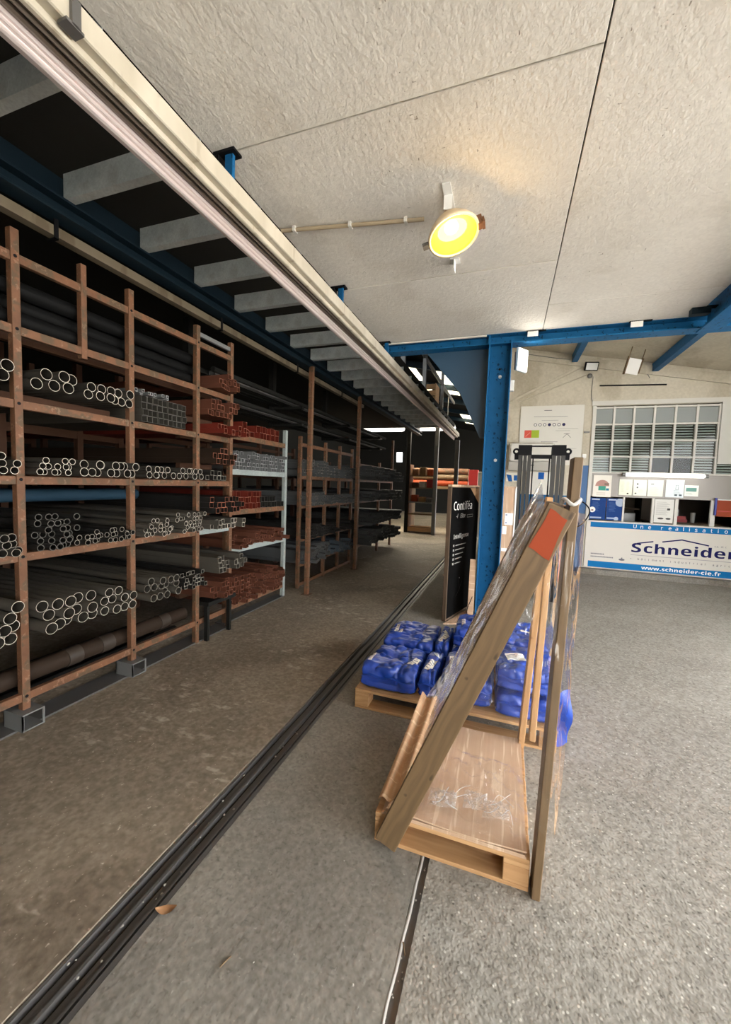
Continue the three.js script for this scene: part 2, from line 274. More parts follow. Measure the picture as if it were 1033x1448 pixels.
// ------------------------------------------------------------------ galvanised joists and longitudinal beams of the storage deck
{
  const secG = (() => { const sh = new THREE.Shape([[0, 0.15], [0, 0], [-0.055, 0], [-0.055, 0.022], [-0.051, 0.022], [-0.051, 0.004], [-0.004, 0.004], [-0.004, 0.15]].map(p => new THREE.Vector2(...p))); const g = new THREE.ExtrudeGeometry(sh, { depth: 1.04, bevelEnabled: false }); g.rotateY(-Math.PI / 2); return uvm(g, 1, 0.3); })();
  // shape x -> z after the turn; extruded along -x
  const nth = ['nearest', 'second', 'third', 'fourth', 'fifth', 'sixth', 'seventh', 'eighth', 'ninth', 'tenth', 'eleventh', 'twelfth', 'thirteenth', 'fourteenth', 'fifteenth', 'sixteenth', 'seventeenth', 'eighteenth', 'nineteenth', 'twentieth'];
  let k = 0;
  for (let z = -1.25; z > -11.6; z -= 0.542) { const g = tag(mesh('deck_joist', secG, M.galv), `galvanised steel joist under the storage deck, ${nth[k]} from the camera`, 'joist', 'joists of the storage deck'); g.position.set(-1.62, 3.27, z); k++; }
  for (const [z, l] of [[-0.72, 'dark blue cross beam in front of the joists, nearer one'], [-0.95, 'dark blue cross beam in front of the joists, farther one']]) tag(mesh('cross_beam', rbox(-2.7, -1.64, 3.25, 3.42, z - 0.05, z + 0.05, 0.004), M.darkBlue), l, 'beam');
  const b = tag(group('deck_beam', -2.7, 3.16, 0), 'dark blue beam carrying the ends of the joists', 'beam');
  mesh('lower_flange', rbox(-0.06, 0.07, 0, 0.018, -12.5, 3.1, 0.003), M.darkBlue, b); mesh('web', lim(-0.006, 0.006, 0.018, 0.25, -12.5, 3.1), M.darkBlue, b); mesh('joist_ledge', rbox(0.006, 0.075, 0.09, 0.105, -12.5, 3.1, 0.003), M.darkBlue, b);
  const c = tag(group('rail_channel', -2.72, 3.06, 0), 'pale worn steel channel running below the dark blue deck beam', 'channel');
  mesh('channel', [lim(0.0, 0.004, 0, 0.06, -7.4, 3), lim(-0.06, 0.0, 0, 0.004, -7.4, 3), lim(-0.06, 0.0, 0.056, 0.06, -7.4, 3)], std({ map: tCream, color: lin(0.36, 0.32, 0.27), roughness: 0.5, metalness: 0.3 }), c);
  for (const z of [-1.78, -3.3, -4.8, -6.3]) mesh('hanger_clip', [lim(0.004, 0.012, -0.02, 0.1, z - 0.012, z + 0.012), lim(-0.06, 0.012, -0.02, -0.012, z - 0.012, z + 0.012)], M.black, c);
  for (const [z, h, l] of [[-5.02, 3.17, 'rusty steel post standing in the aisle beside the galvanised rack end'], [-6.91, 3.17, 'darker rusty steel post farther along the aisle']]) {
    const p = tag(group('steel_post', -2.62, 0, z), l, 'post'); mesh('post', uvm(rbox(-0.03, 0.03, 0.006, h, -0.03, 0.03, 0.005), 1, 0.2), M.rust, p); mesh('foot_plate', lim(-0.06, 0.06, 0, 0.006, -0.06, 0.06), M.rust, p);
  }
}
// ------------------------------------------------------------------ round floodlight, conduit and clips on the ceiling
{
  const L = tag(group('floodlight', -0.44, 3.37, -2.66), 'round cream floodlight glowing yellow on the ceiling', 'light');
  const bulbMat = std({ color: lin(1, 0.8, 0.4), emissive: lin(1, 0.82, 0.5), emissiveIntensity: 8 });
  const body = new THREE.Group(); body.name = 'lamp_head'; L.add(body); body.position.set(0.02, -0.16, -0.03); body.rotation.set(-0.2, 0, 0.28);
  // bowl opens downwards along -y
  const bowl = mesh('housing', new THREE.LatheGeometry([[0.005, 0.1], [0.06, 0.098], [0.11, 0.075], [0.145, 0.03], [0.155, 0], [0.163, -0.004], [0.163, -0.02], [0.15, -0.022], [0.14, -0.002], [0.128, 0.03], [0.1, 0.062], [0.05, 0.085], [0.005, 0.088]].map(p => new THREE.Vector2(...p)), 36), std({ color: lin(0.8, 0.62, 0.4), roughness: 0.35, metalness: 0.1, side: THREE.DoubleSide }), body);
  mesh('bulb', (() => { const g = new THREE.SphereGeometry(0.07, 20, 14); g.scale(1.35, 0.6, 1); g.translate(0.0, 0.03, 0); return g; })(), bulbMat, body);
  mesh('lens_glass', (() => { const g = new THREE.CylinderGeometry(0.148, 0.148, 0.004, 36); g.translate(0, -0.014, 0); return g; })(), new THREE.MeshPhysicalMaterial({ color: lin(1, 0.74, 0.26), roughness: 0.08, transmission: 1, thickness: 0, ior: 1.5 }), body);
  mesh('clip', [lim(0.155, 0.185, -0.03, 0.04, -0.022, 0.022), lim(0.18, 0.195, -0.03, 0.01, -0.03, 0.03)], M.rust, body); mesh('clip', [lim(-0.2, -0.155, -0.02, 0.005, -0.018, 0.018)], M.rail, body);
  mesh('bracket', [lim(-0.025, 0.025, -0.006, 0, -0.06, 0.2), lim(-0.025, 0.025, -0.09, 0, 0.1, 0.106)], M.white, L);
  const pl = new THREE.PointLight(lin(1, 0.62, 0.2), 0.3, 0); pl.position.set(-0.41, 3.17, -2.66); pl.castShadow = true; pl.shadow.radius = 3; scene.add(pl);
  const c = tag(group('conduit', 0, 3.355, 0), 'pale cable conduit clipped along the ceiling to the floodlight', 'conduit');
  mesh('pipe', rod(V(-0.62, -0.002, -2.72), V(-1.6, -0.002, -2.56), 0.014, 8), std({ map: tCream, color: lin(0.6, 0.52, 0.42), roughness: 0.7 }), c);
  for (const t of [0.12, 0.5, 0.9]) mesh('clip', lim(-0.62 - 0.98 * t - 0.01, -0.62 - 0.98 * t + 0.01, -0.02, 0.015, -2.72 + 0.16 * t - 0.022, -2.72 + 0.16 * t + 0.022), M.offWhite, c);
  tag(mesh('ceiling_tab', [lim(-0.52, -0.455, 3.364, 3.37, -3.34, -3.26), lim(-0.495, -0.489, 3.29, 3.37, -3.34, -3.26)], M.white), 'small bent white metal tab on the ceiling behind the floodlight', 'bracket');
  for (const [x, z, l] of [[0.16, -5.0, 'white angle clip on the blue beam above the blue column'], [1.15, -4.98, 'white angle clip in the middle of the blue cross beam']]) {
    const g = tag(group('beam_clip', x, 3.36, z), l, 'clip'); mesh('tab', rbox(-0.05, 0.06, -0.055, 0.005, 0.06, 0.066, 0.002), M.white, g); mesh('hook', [lim(-0.06, 0.14, 0.0, 0.008, 0.03, 0.066)], M.black, g);
  }
  const g = tag(group('beam_clip', 1.62, 3.37, -4.75), 'blue and black angle clip where the two blue beams meet', 'clip'); mesh('tab', rbox(-0.07, 0.08, -0.06, 0, -0.04, 0.04, 0.003), M.darkBlue, g); mesh('hook', lim(-0.09, 0.15, 0, 0.01, -0.03, 0.03), M.black, g);
}
// ------------------------------------------------------------------ racks
// frame of uprights and rails; inner frames stand behind the front one
const rackMats = { rust: M.rust, galv: M.galvWorn, grey: M.steelGrey };
function frame(g, x, uprights, rails, w = 0.046, posts = []) {
  for (const [z, y0, y1, m] of uprights) mesh('upright', rbox(x - w / 2, x + w / 2, y0, y1, z - w / 2, z + w / 2, 0.004, 1, 1), rackMats[m] || M.rust, g);
  for (const [y, z0, z1, m] of rails) mesh('rail', rbox(x - w / 2 + 0.004, x + w / 2 - 0.004, y - 0.03, y + 0.03, z0 + w / 2, z1 - w / 2, 0.004, 1, 2), rackMats[m] || M.rust, g);
}
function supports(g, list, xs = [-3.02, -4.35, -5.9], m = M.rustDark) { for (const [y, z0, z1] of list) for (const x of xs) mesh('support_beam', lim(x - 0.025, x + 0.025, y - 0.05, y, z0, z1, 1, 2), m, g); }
const XF = -2.78;
{
  const g = tag(group('pipe_rack', 0, 0, 0), 'tall rusty pipe rack nearest the camera, loaded with round steel pipes', 'rack');
  const up = [[-0.86, 0.12], [-1.58, 0.12], [-2.34, 0.12], [-3.04, 0], [-3.52, 0]];
  frame(g, XF, [...up.map(([z, y]) => [z, y, 3.0])], []);
  mesh('upright', rbox(XF - 0.022, XF + 0.022, 2.38, 3.0, -2.0, -1.96, 0.004, 1, 1), M.rust, g);
  const zz = [-0.86, -1.58, -2.34, -3.04, -3.52], ys = [2.84, 2.43, 2.0, 1.55, 1.08, 0.2];
  for (const y of ys) for (let i = 0; i < 4; i++) {
    const m = i === 3 && (y === 1.08) ? M.galvWorn : M.rust;
    mesh('rail', rbox(XF - 0.018, XF + 0.018, y - 0.026, y + 0.026, zz[i + 1] + 0.022, zz[i] - 0.022, 0.004, 1, 2), m, g);
  }
  // bolts where the rails meet the uprights
  for (const z of [-1.58, -2.34, -3.04]) for (const y of ys) mesh('bolt_hole', rod(V(XF + 0.02, y + 0.005, z), V(XF + 0.0245, y + 0.005, z), 0.01, 8), M.black, g);
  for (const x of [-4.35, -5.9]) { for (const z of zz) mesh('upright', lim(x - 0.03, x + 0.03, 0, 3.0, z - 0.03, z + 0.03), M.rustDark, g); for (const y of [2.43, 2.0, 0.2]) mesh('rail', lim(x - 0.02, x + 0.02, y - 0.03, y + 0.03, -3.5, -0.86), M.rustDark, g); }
  mesh('sill', lim(XF - 0.16, XF + 0.02, 0, 0.012, -3.52, -0.6), M.rail, g);
  for (const z of [-0.86, -1.58, -2.34]) { // open steel box feet
    mesh('foot', [lim(XF - 0.1, XF + 0.08, 0.112, 0.12, z - 0.065, z + 0.06), lim(XF - 0.1, XF + 0.08, 0.012, 0.02, z - 0.065, z + 0.06), lim(XF - 0.1, XF - 0.092, 0.02, 0.112, z - 0.065, z + 0.06), lim(XF + 0.072, XF + 0.08, 0.02, 0.112, z - 0.065, z - 0.055), lim(XF + 0.072, XF + 0.08, 0.02, 0.112, z + 0.05, z + 0.06), lim(XF - 0.1, XF + 0.08, 0.02, 0.112, z + 0.052, z + 0.06)], M.steelGrey, g);
  }
  supports(g, [[2.1, -2.34, -0.86], [2.05, -3.04, -2.36], [1.585, -3.04, -0.86], [1.115, -3.04, -0.86], [0.6, -3.04, -0.86], [2.47, -3.5, -0.86], [2.2, -3.5, -3.06], [2.03, -3.5, -3.06], [1.74, -3.5, -3.06], [1.585, -3.5, -3.06], [1.27, -3.5, -3.06], [1.115, -3.5, -3.06], [0.7, -3.5, -3.06], [0.45, -3.5, -3.06]]);
  mesh('cross_bar', bar(V(XF, 2.93, -3.06), V(XF, 2.93, -3.5), 0.03, 0.04), M.steelGrey, g);
  mesh('low_stand', [lim(-2.86, -2.66, 0.36, 0.4, -3.49, -3.08), lim(-2.74, -2.7, 0, 0.36, -3.47, -3.44), lim(-2.74, -2.7, 0, 0.36, -3.14, -3.11)], M.dark, g);
}
{
  const g = tag(group('pipe_rack', 0, 0, 0), 'lower rack with a pale galvanised end upright, holding red and grey tubes', 'rack');
  const x = -2.88;
  mesh('upright', rbox(x - 0.025, x + 0.025, 0, 2.28, -4.82, -4.77, 0.004, 1, 1), M.galvWorn, g); mesh('upright', lim(x - 0.025, x + 0.025, 0, 2.28, -3.62, -3.57), M.rust, g);
  for (const [y, m] of [[2.07, M.rust], [1.68, M.galvWorn], [1.23, M.rust], [0.8, M.galvWorn], [0.16, M.rust]]) mesh('rail', rbox(x - 0.02, x + 0.02, y - 0.03, y + 0.03, -4.77, -3.57, 0.004, 1, 2), m, g);
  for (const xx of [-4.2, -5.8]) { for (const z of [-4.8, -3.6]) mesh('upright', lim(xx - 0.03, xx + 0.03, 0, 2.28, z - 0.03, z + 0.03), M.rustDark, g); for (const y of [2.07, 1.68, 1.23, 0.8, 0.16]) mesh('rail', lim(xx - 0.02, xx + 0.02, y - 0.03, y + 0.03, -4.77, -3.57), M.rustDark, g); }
  mesh('sill', lim(x - 0.1, x + 0.03, 0, 0.012, -4.8, -3.55), M.rail, g);
}
{
  const g = tag(group('pipe_rack', 0, 0, 0), 'long rusty rack beside the aisle posts, stacked with galvanised profiles', 'rack');
  const x = -2.9, zz = [-5.25, -6.12, -6.72, -7.32];
  for (const z of zz) mesh('upright', rbox(x - 0.025, x + 0.025, 0, 2.26, z - 0.025, z + 0.025, 0.004, 1, 1), M.rust, g);
  for (const y of [2.14, 1.66, 1.22, 0.72, 0.34, 0.05]) mesh('rail', rbox(x - 0.018, x + 0.018, y - 0.025, y + 0.025, -7.3, -5.27, 0.003, 1, 2), M.rust, g);
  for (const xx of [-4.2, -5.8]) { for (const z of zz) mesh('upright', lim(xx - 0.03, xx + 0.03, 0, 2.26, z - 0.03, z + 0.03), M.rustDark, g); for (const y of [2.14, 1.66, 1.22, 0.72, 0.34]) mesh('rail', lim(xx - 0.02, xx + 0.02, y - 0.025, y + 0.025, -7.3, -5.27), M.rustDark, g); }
}
{
  const g = tag(group('pipe_rack', 0, 0, 0), 'dark rack at the far end of the row with overhanging profiles', 'rack');
  const x = -2.9, zz = [-7.7, -9.1, -10.2];
  for (const z of zz) mesh('upright', lim(x - 0.025, x + 0.025, 0, z < -10 ? 2.75 : 2.1, z - 0.03, z + 0.03), M.rust, g);
  for (const y of [1.98, 1.66, 1.22, 0.72, 0.3]) mesh('rail', lim(x - 0.018, x + 0.018, y - 0.025, y + 0.025, -10.2, -7.7), M.rust, g);
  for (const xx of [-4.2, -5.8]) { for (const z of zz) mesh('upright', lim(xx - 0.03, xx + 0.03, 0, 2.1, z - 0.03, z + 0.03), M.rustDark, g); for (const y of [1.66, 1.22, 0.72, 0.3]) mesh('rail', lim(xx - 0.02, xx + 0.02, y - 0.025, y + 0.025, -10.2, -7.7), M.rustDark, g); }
}
// high cantilever frame behind the racks with long dark bars
{
  const g = tag(group('cantilever_rack', -3.55, 0, 0), 'dark hanging frame under the deck carrying long bars behind the racks', 'rack');
  for (const z of [-3.75, -5.5, -7.4, -9.4]) { mesh('hanger', lim(-0.04, 0.04, 2.44, 3.42, z - 0.04, z + 0.04), M.dark, g); for (const y of [2.48, 2.74]) mesh('arm', lim(0.04, 0.55, y - 0.04, y, z - 0.03, z + 0.03), M.dark, g); }
  const barG = [uvm(new THREE.BoxGeometry(0.05, 0.05, 6.6)), uvm(new THREE.BoxGeometry(0.08, 0.04, 6.2)), uvm(new THREE.CylinderGeometry(0.03, 0.03, 6.4, 10).rotateX(Math.PI / 2))];
  for (const y of [2.48, 2.74]) for (let k = 0; k < 6; k++) { const i = k % 3, h = [0.05, 0.04, 0.06][i]; const m = tag(mesh('long_bar', barG[i], k === 4 ? M.steelGrey : M.dark), `long dark steel bar lying along the ${y > 2.6 ? 'upper' : 'lower'} arms of the hanging frame`, 'bar', y > 2.6 ? 'bars on the upper arms' : 'bars on the lower arms'); m.position.set(-3.47 + k * 0.085, y + h / 2, -6.75 + rr(-0.1, 0.1)); }
}
// ------------------------------------------------------------------ pipes and tubes: each one an object
const pipeMat = matte({ vertexColors: true, roughness: 0.6 }, 0.2);
const pg = {};
function pipeGeo(r, wall, L, seg, body, rim) {
  const key = [r, wall, L, seg, body, rim].join(); if (pg[key]) return pg[key];
  const pos = [], nor = [], col = [], q = seg === 4 ? Math.SQRT2 : 1, rot = seg === 4 ? Math.PI / 4 : 0;
  const put = (x, rad, a, n, c) => { pos.push(x, Math.sin(a) * rad, Math.cos(a) * rad); nor.push(...n); col.push(...c); };
  const quad = (A, B, C, D) => { for (const p of [A, B, C, A, C, D]) put(...p); };
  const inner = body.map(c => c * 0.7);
  for (let i = 0; i < seg; i++) {
    const a = rot + i / seg * 6.28319, b = rot + (i + 1) / seg * 6.28319, m = (a + b) / 2, R = r * q, I = (r - wall) * q;
    const na = seg === 4 ? m : a, nb = seg === 4 ? m : b, N = t => [0, Math.sin(t), Math.cos(t)], Ni = t => [0, -Math.sin(t), -Math.cos(t)];
    quad([0, R, a, N(na), body], [0, R, b, N(nb), body], [-L, R, b, N(nb), body], [-L, R, a, N(na), body]);
    quad([0, I, b, [1, 0, 0], rim], [0, R, b, [1, 0, 0], rim], [0, R, a, [1, 0, 0], rim], [0, I, a, [1, 0, 0], rim]);
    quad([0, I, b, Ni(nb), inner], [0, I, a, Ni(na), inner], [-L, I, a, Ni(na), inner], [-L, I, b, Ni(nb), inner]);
  }
  const g = new THREE.BufferGeometry();
  g.setAttribute('position', new THREE.Float32BufferAttribute(pos, 3)); g.setAttribute('normal', new THREE.Float32BufferAttribute(nor, 3)); g.setAttribute('color', new THREE.Float32BufferAttribute(col, 3));
  g.setAttribute('uv', new THREE.Float32BufferAttribute(new Float32Array(pos.length / 3 * 2), 2));
  return pg[key] = g;
}
const C_ = { steel: [0.045, 0.041, 0.035], dark: [0.018, 0.017, 0.016], black: [0.005, 0.005, 0.005], mill: [0.075, 0.068, 0.056], galv: [0.13, 0.135, 0.135], zinc: [0.065, 0.068, 0.068], rust: [0.11, 0.042, 0.026], red: [0.14, 0.022, 0.014], brown: [0.03, 0.02, 0.014], blueg: [0.05, 0.065, 0.08] };
const RIM = { bright: [0.5, 0.46, 0.38], mid: [0.26, 0.24, 0.2], dull: [0.09, 0.085, 0.075], rust: [0.26, 0.1, 0.06], silver: [0.34, 0.345, 0.34] };
// hexagonal stack of pipes whose ends face the aisle
function bundle({ name = 'steel_pipe', z0, z1, y0, rows, r, wall = 0.0027, seg = 14, body = C_.steel, rim = RIM.bright, x = -2.66, L = 3.6, jx = 0.05, drop = 0, label, group: gr, category = 'pipe', square = false, scaleZ = 1 }) {
  const geo = pipeGeo(r, wall, L, square ? 4 : seg, body, rim), d = r * 2.04, w = z0 - z1; let n = 0;
  for (let k = 0; k < rows; k++) {
    const off = square ? 0 : (k % 2) * r, y = y0 + r + k * (square ? d : d * 0.868), cnt = Math.floor((w - off) / d);
    for (let i = 0; i < cnt; i++) {
      if (k === rows - 1 && drop && rnd() < drop) continue;
      const m = tag(mesh(name, geo, pipeMat), label, category, gr);
      m.position.set(x + rr(-jx, jx), y, z0 - off - (i + 0.5) * d); if (!square) m.rotation.x = rnd() * 6; n++;
    }
  }
  return n;
}
// shelf at 2.1 m
bundle({ z0: -1.0, z1: -1.55, y0: 2.1, rows: 2, r: 0.034, drop: 0.3, label: 'thin-walled steel pipe on the third shelf from the top, left of the first visible upright', group: 'pipes on the high shelf, outer bay' });
bundle({ z0: -1.61, z1: -1.87, y0: 2.1, rows: 2, r: 0.034, drop: 0.15, label: 'thin-walled steel pipe in the left pile on the high shelf of the nearest bay', group: 'pipes on the high shelf, left pile' });
bundle({ z0: -1.9, z1: -2.31, y0: 2.1, rows: 2, r: 0.031, drop: 0.25, jx: 0.05, label: 'thin-walled steel pipe in the right pile on the high shelf of the nearest bay', group: 'pipes on the high shelf, right pile' });
// shelf at 1.585 m
bundle({ z0: -1.0, z1: -1.53, y0: 1.585, rows: 3, r: 0.022, drop: 0.5, label: 'small steel pipe on the middle shelf left of the first visible upright', group: 'pipes on the middle shelf, outer bay' });
bundle({ z0: -1.61, z1: -1.84, y0: 1.585, rows: 3, r: 0.02, drop: 0.4, label: 'small steel pipe at the left end of the middle shelf in the nearest bay', group: 'pipes on the middle shelf, small ones' });
bundle({ z0: -1.85, z1: -2.312, y0: 1.585, rows: 2, r: 0.029, label: 'round steel pipe with bright cut rim on the middle shelf of the nearest bay', group: 'pipes on the middle shelf, nearest bay' });
bundle({ z0: -2.37, z1: -3.01, y0: 1.585, rows: 2, r: 0.026, drop: 0.1, jx: 0.04, label: 'round steel pipe with bright cut rim on the middle shelf of the second bay', group: 'pipes on the middle shelf, second bay' });
// shelf at 1.115 m
bundle({ z0: -1.0, z1: -1.55, y0: 1.115, rows: 3, r: 0.024, rim: RIM.mid, drop: 0.4, label: 'grey steel pipe on the lower middle shelf left of the first visible upright', group: 'pipes on the lower middle shelf, outer bay' });
bundle({ z0: -1.62, z1: -1.86, y0: 1.115, rows: 6, r: 0.021, rim: RIM.dull, body: C_.dark, wall: 0.004, drop: 0.4, x: -2.7, label: 'dark small pipe in the tall pile on the lower middle shelf of the nearest bay', group: 'dark pile of pipes' });
bundle({ z0: -1.87, z1: -2.31, y0: 1.115, rows: 3, r: 0.0185, rim: RIM.mid, body: C_.dark, drop: 0.4, x: -2.7, label: 'small grey pipe in the low pile on the lower middle shelf of the nearest bay', group: 'low pile of small pipes' });
bundle({ z0: -2.37, z1: -2.68, y0: 1.115, rows: 4, r: 0.0195, rim: RIM.bright, body: C_.mill, drop: 0.1, label: 'bright-rimmed small pipe in the left pile on the lower middle shelf of the second bay', group: 'bright small pipes, left pile' });
bundle({ z0: -2.69, z1: -3.01, y0: 1.115, rows: 5, r: 0.02, rim: RIM.bright, body: C_.mill, drop: 0.3, seg: 6, x: -2.63, label: 'bright-rimmed small tube in the right pile on the lower middle shelf of the second bay', group: 'bright small tubes, right pile' });
// shelf at 0.6 m
bundle({ z0: -1.0, z1: -1.53, y0: 0.6, rows: 4, r: 0.034, drop: 0.4, body: C_.mill, label: 'large steel pipe on the lowest pipe shelf left of the first visible upright', group: 'pipes on the lowest shelf, outer bay' });
bundle({ z0: -1.61, z1: -1.985, y0: 0.6, rows: 3, r: 0.036, body: C_.mill, label: 'large steel pipe in the left pile on the lowest pipe shelf', group: 'large pipes on the lowest shelf, left pile' });
bundle({ z0: -1.99, z1: -2.312, y0: 0.6, rows: 3, r: 0.032, drop: 0.3, jx: 0.05, body: C_.mill, label: 'large steel pipe in the right pile on the lowest pipe shelf', group: 'large pipes on the lowest shelf, right pile' });
bundle({ z0: -2.37, z1: -2.74, y0: 0.6, rows: 3, r: 0.031, drop: 0.4, jx: 0.06, body: C_.mill, rim: RIM.mid, label: 'steel pipe on the lowest pipe shelf of the second bay', group: 'pipes on the lowest shelf, second bay' });
bundle({ name: 'square_tube', z0: -2.75, z1: -3.01, y0: 0.6, rows: 4, r: 0.018, square: true, body: C_.dark, rim: RIM.mid, jx: 0.05, drop: 0.3, label: 'dark square tube on the lowest pipe shelf at the end of the second bay', group: 'dark square tubes, lowest shelf', category: 'tube' });
// second bay, high shelf: dark block of tubes and loose strips
bundle({ name: 'square_tube', z0: -2.52, z1: -3.0, y0: 2.05, rows: 4, r: 0.026, square: true, body: C_.mill, rim: RIM.dull, x: -2.86, jx: 0.01, label: 'grey square tube in the tight block on the high shelf of the second bay', group: 'grey block of square tubes', category: 'tube' });
bundle({ name: 'flat_strip', z0: -2.4, z1: -2.8, y0: 2.268, rows: 1, r: 0.012, square: true, body: C_.galv, rim: RIM.silver, x: -2.84, jx: 0.06, label: 'thin loose steel strip on top of the grey block of tubes', group: 'loose strips', category: 'strip' });
// third bay: rusty square tubes with ragged ends
let bi = 0;
for (const [y0, rows, n0, n1, body, rim, x, r] of [[2.47, 3, -3.2, -3.5, C_.rust, RIM.rust, -2.62, 0.022], [2.2, 3, -3.08, -3.46, C_.rust, RIM.rust, -2.66, 0.025], [2.03, 2, -3.12, -3.5, C_.red, RIM.rust, -2.55, 0.022], [1.74, 3, -3.08, -3.48, C_.brown, RIM.rust, -2.63, 0.025], [1.585, 2, -3.08, -3.4, C_.dark, RIM.mid, -2.7, 0.022], [1.27, 3, -3.08, -3.5, C_.dark, RIM.rust, -2.62, 0.025], [1.115, 2, -3.08, -3.5, C_.mill, RIM.bright, -2.6, 0.022], [0.7, 3, -3.08, -3.5, C_.mill, RIM.mid, -2.56, 0.024], [0.45, 3, -3.08, -3.5, C_.rust, RIM.rust, -2.58, 0.025]]) {
  const nm = ['topmost', 'second', 'third', 'fourth', 'fifth', 'sixth', 'seventh', 'eighth', 'lowest'][bi++];
  bundle({ name: 'square_tube', z0: n0, z1: n1, y0, rows, r, square: true, body, rim, x, jx: 0.06, drop: 0.45, label: `square tube with ragged end in the narrow bay, ${nm} bundle from the top`, group: `narrow bay bundle ${nm}`, category: 'tube' });
}
// second rack
bundle({ name: 'square_tube', z0: -3.64, z1: -4.74, y0: 2.1, rows: 2, r: 0.04, square: true, body: C_.red, rim: RIM.rust, x: -2.92, L: 3, drop: 0.2, label: 'dark red square tube on the top shelf of the galvanised-ended rack', group: 'dark red tubes', category: 'tube' });
bundle({ name: 'flat_strip', z0: -3.64, z1: -4.74, y0: 1.71, rows: 5, r: 0.021, square: true, body: C_.galv, rim: RIM.silver, x: -2.86, L: 3, jx: 0.08, drop: 0.5, label: 'pale grey profile on the second shelf of the galvanised-ended rack', group: 'pale grey profiles', category: 'profile' });
bundle({ name: 'square_tube', z0: -3.64, z1: -4.2, y0: 1.26, rows: 3, r: 0.034, square: true, body: C_.red, rim: RIM.rust, x: -2.86, L: 3, drop: 0.3, label: 'orange red square tube on the middle shelf of the galvanised-ended rack', group: 'orange red tubes', category: 'tube' });
bundle({ name: 'square_tube', z0: -4.22, z1: -4.74, y0: 1.26, rows: 2, r: 0.034, square: true, body: C_.dark, rim: RIM.dull, x: -2.88, L: 3, drop: 0.3, label: 'dark square tube on the middle shelf of the galvanised-ended rack', group: 'dark tubes beside the red ones', category: 'tube' });
// further racks: profiles too small to count one by one
function stuffBundle(name, label, z0, z1, y0, rows, r, body, rim, x, L) {
  const geos = [], src = pipeGeo(r, 0.003, L, 4, body, rim), d = r * 2.04;
  [].concat(y0).forEach((y0, l) => { const rows_ = [].concat(rows)[l]; for (let k = 0; k < rows_; k++) for (let i = 0; i < Math.floor((z0 - z1) / d); i++) { if (k === rows_ - 1 && rnd() < 0.45) continue; const q = src.clone(); q.rotateX(rr(-0.3, 0.3)); q.translate(x + rr(-0.16, 0.12), y0 + r + k * d, z0 - (i + 0.5) * d); geos.push(q); } });
  const m = new THREE.Mesh(mergeGeometries(geos), pipeMat); m.name = numbered(name); m.castShadow = m.receiveShadow = true; scene.add(m); m.userData.kind = 'stuff'; tag(m, label, 'profiles'); return m;
}
stuffBundle('square_tubes', 'heap of rusty square tubes on the two lowest shelves of the galvanised-ended rack', -3.64, -4.74, [0.83, 0.19], [3, 6], 0.023, C_.rust, RIM.rust, -2.85, 3);
const lev = [[1.685, 5, 'top'], [1.245, 4, 'second'], [0.745, 4, 'third'], [0.365, 5, 'bottom']];
for (const [y, n, w] of lev) for (const [z0, z1, part, dn, r, x] of [[-5.29, -6.08, 'first section of the long rusty rack', 0, 0.024, -2.8], [-6.16, -6.68, 'second section of the long rusty rack', 1, 0.024, -2.82], [-6.76, -7.28, 'third section of the long rusty rack', 1, 0.024, -2.8], [-7.75, -9.06, 'nearer section of the dark far rack', 1, 0.035, -2.7], [-9.14, -10.16, 'farther section of the dark far rack', 1, 0.035, -2.66]])
  stuffBundle('steel_profiles', `stack of grey steel profiles on the ${w} level, ${part}`, z0, z1, z0 < -7.5 && w === 'bottom' ? 0.325 : y, n - dn, r, w === 'third' && z0 > -7 ? C_.dark : w === 'bottom' && z0 > -7 && z0 < -6 ? C_.blueg : C_.zinc, w === 'third' ? RIM.dull : RIM.mid, x, 3);
// tubes stored lengthwise behind the top rails
{
  const G = pipeGeo(0.05, 0.004, 2.6, 16, C_.black, RIM.dull);
  for (let k = 0; k < 3; k++) for (let i = 0; i < 5; i++) { const m = tag(mesh('black_tube', G, pipeMat), 'thick black tube lying lengthwise behind the top rails of the nearest rack', 'tube', 'black tubes on the top shelf'); m.rotation.y = Math.PI / 2; m.position.set(-2.87 - i * 0.103 - (k % 2) * 0.05, 2.47 + 0.051 + k * 0.09, -3.1 + rr(-0.05, 0.03)); }
  const B = pipeGeo(0.06, 0.004, 2.7, 16, C_.brown, RIM.dull), b = tag(group('large_pipe', 0, 0, 0), 'large brown pipe lying along the bottom rail of the nearest rack', 'pipe');
  const pb = mesh('pipe', B, pipeMat, b); pb.rotation.y = Math.PI / 2; pb.position.set(-2.9, 0.29, -3.0); for (const z of [-1.9, -2.15, -2.7]) mesh('coupling', rod(V(-2.9, 0.29, z), V(-2.9, 0.29, z - 0.1), 0.066, 16), std({ color: lin(0.035, 0.025, 0.018), roughness: 0.5 }), b);
  const U = pipeGeo(0.05, 0.004, 2.2, 14, [0.02, 0.045, 0.07], RIM.dull);
  for (let i = 0; i < 3; i++) { const m = tag(mesh('blue_pipe', U, pipeMat), 'blue coated pipe lying lengthwise behind the small pipes', 'pipe', 'blue pipes behind'); m.rotation.y = Math.PI / 2; m.position.set(-3.5 - i * 0.11, 1.42, -3.0); }
  for (let i = 0; i < 3; i++) { const m = tag(mesh('bottom_tube', pipeGeo(0.045, 0.004, 2.6, 12, C_.dark, RIM.dull), pipeMat), 'dark tube lying lengthwise behind the large brown pipe', 'tube', 'dark tubes at the bottom'); m.rotation.y = Math.PI / 2; m.position.set(-3.1 - i * 0.2, 0.06, -3.1 + i * 0.1); }
}
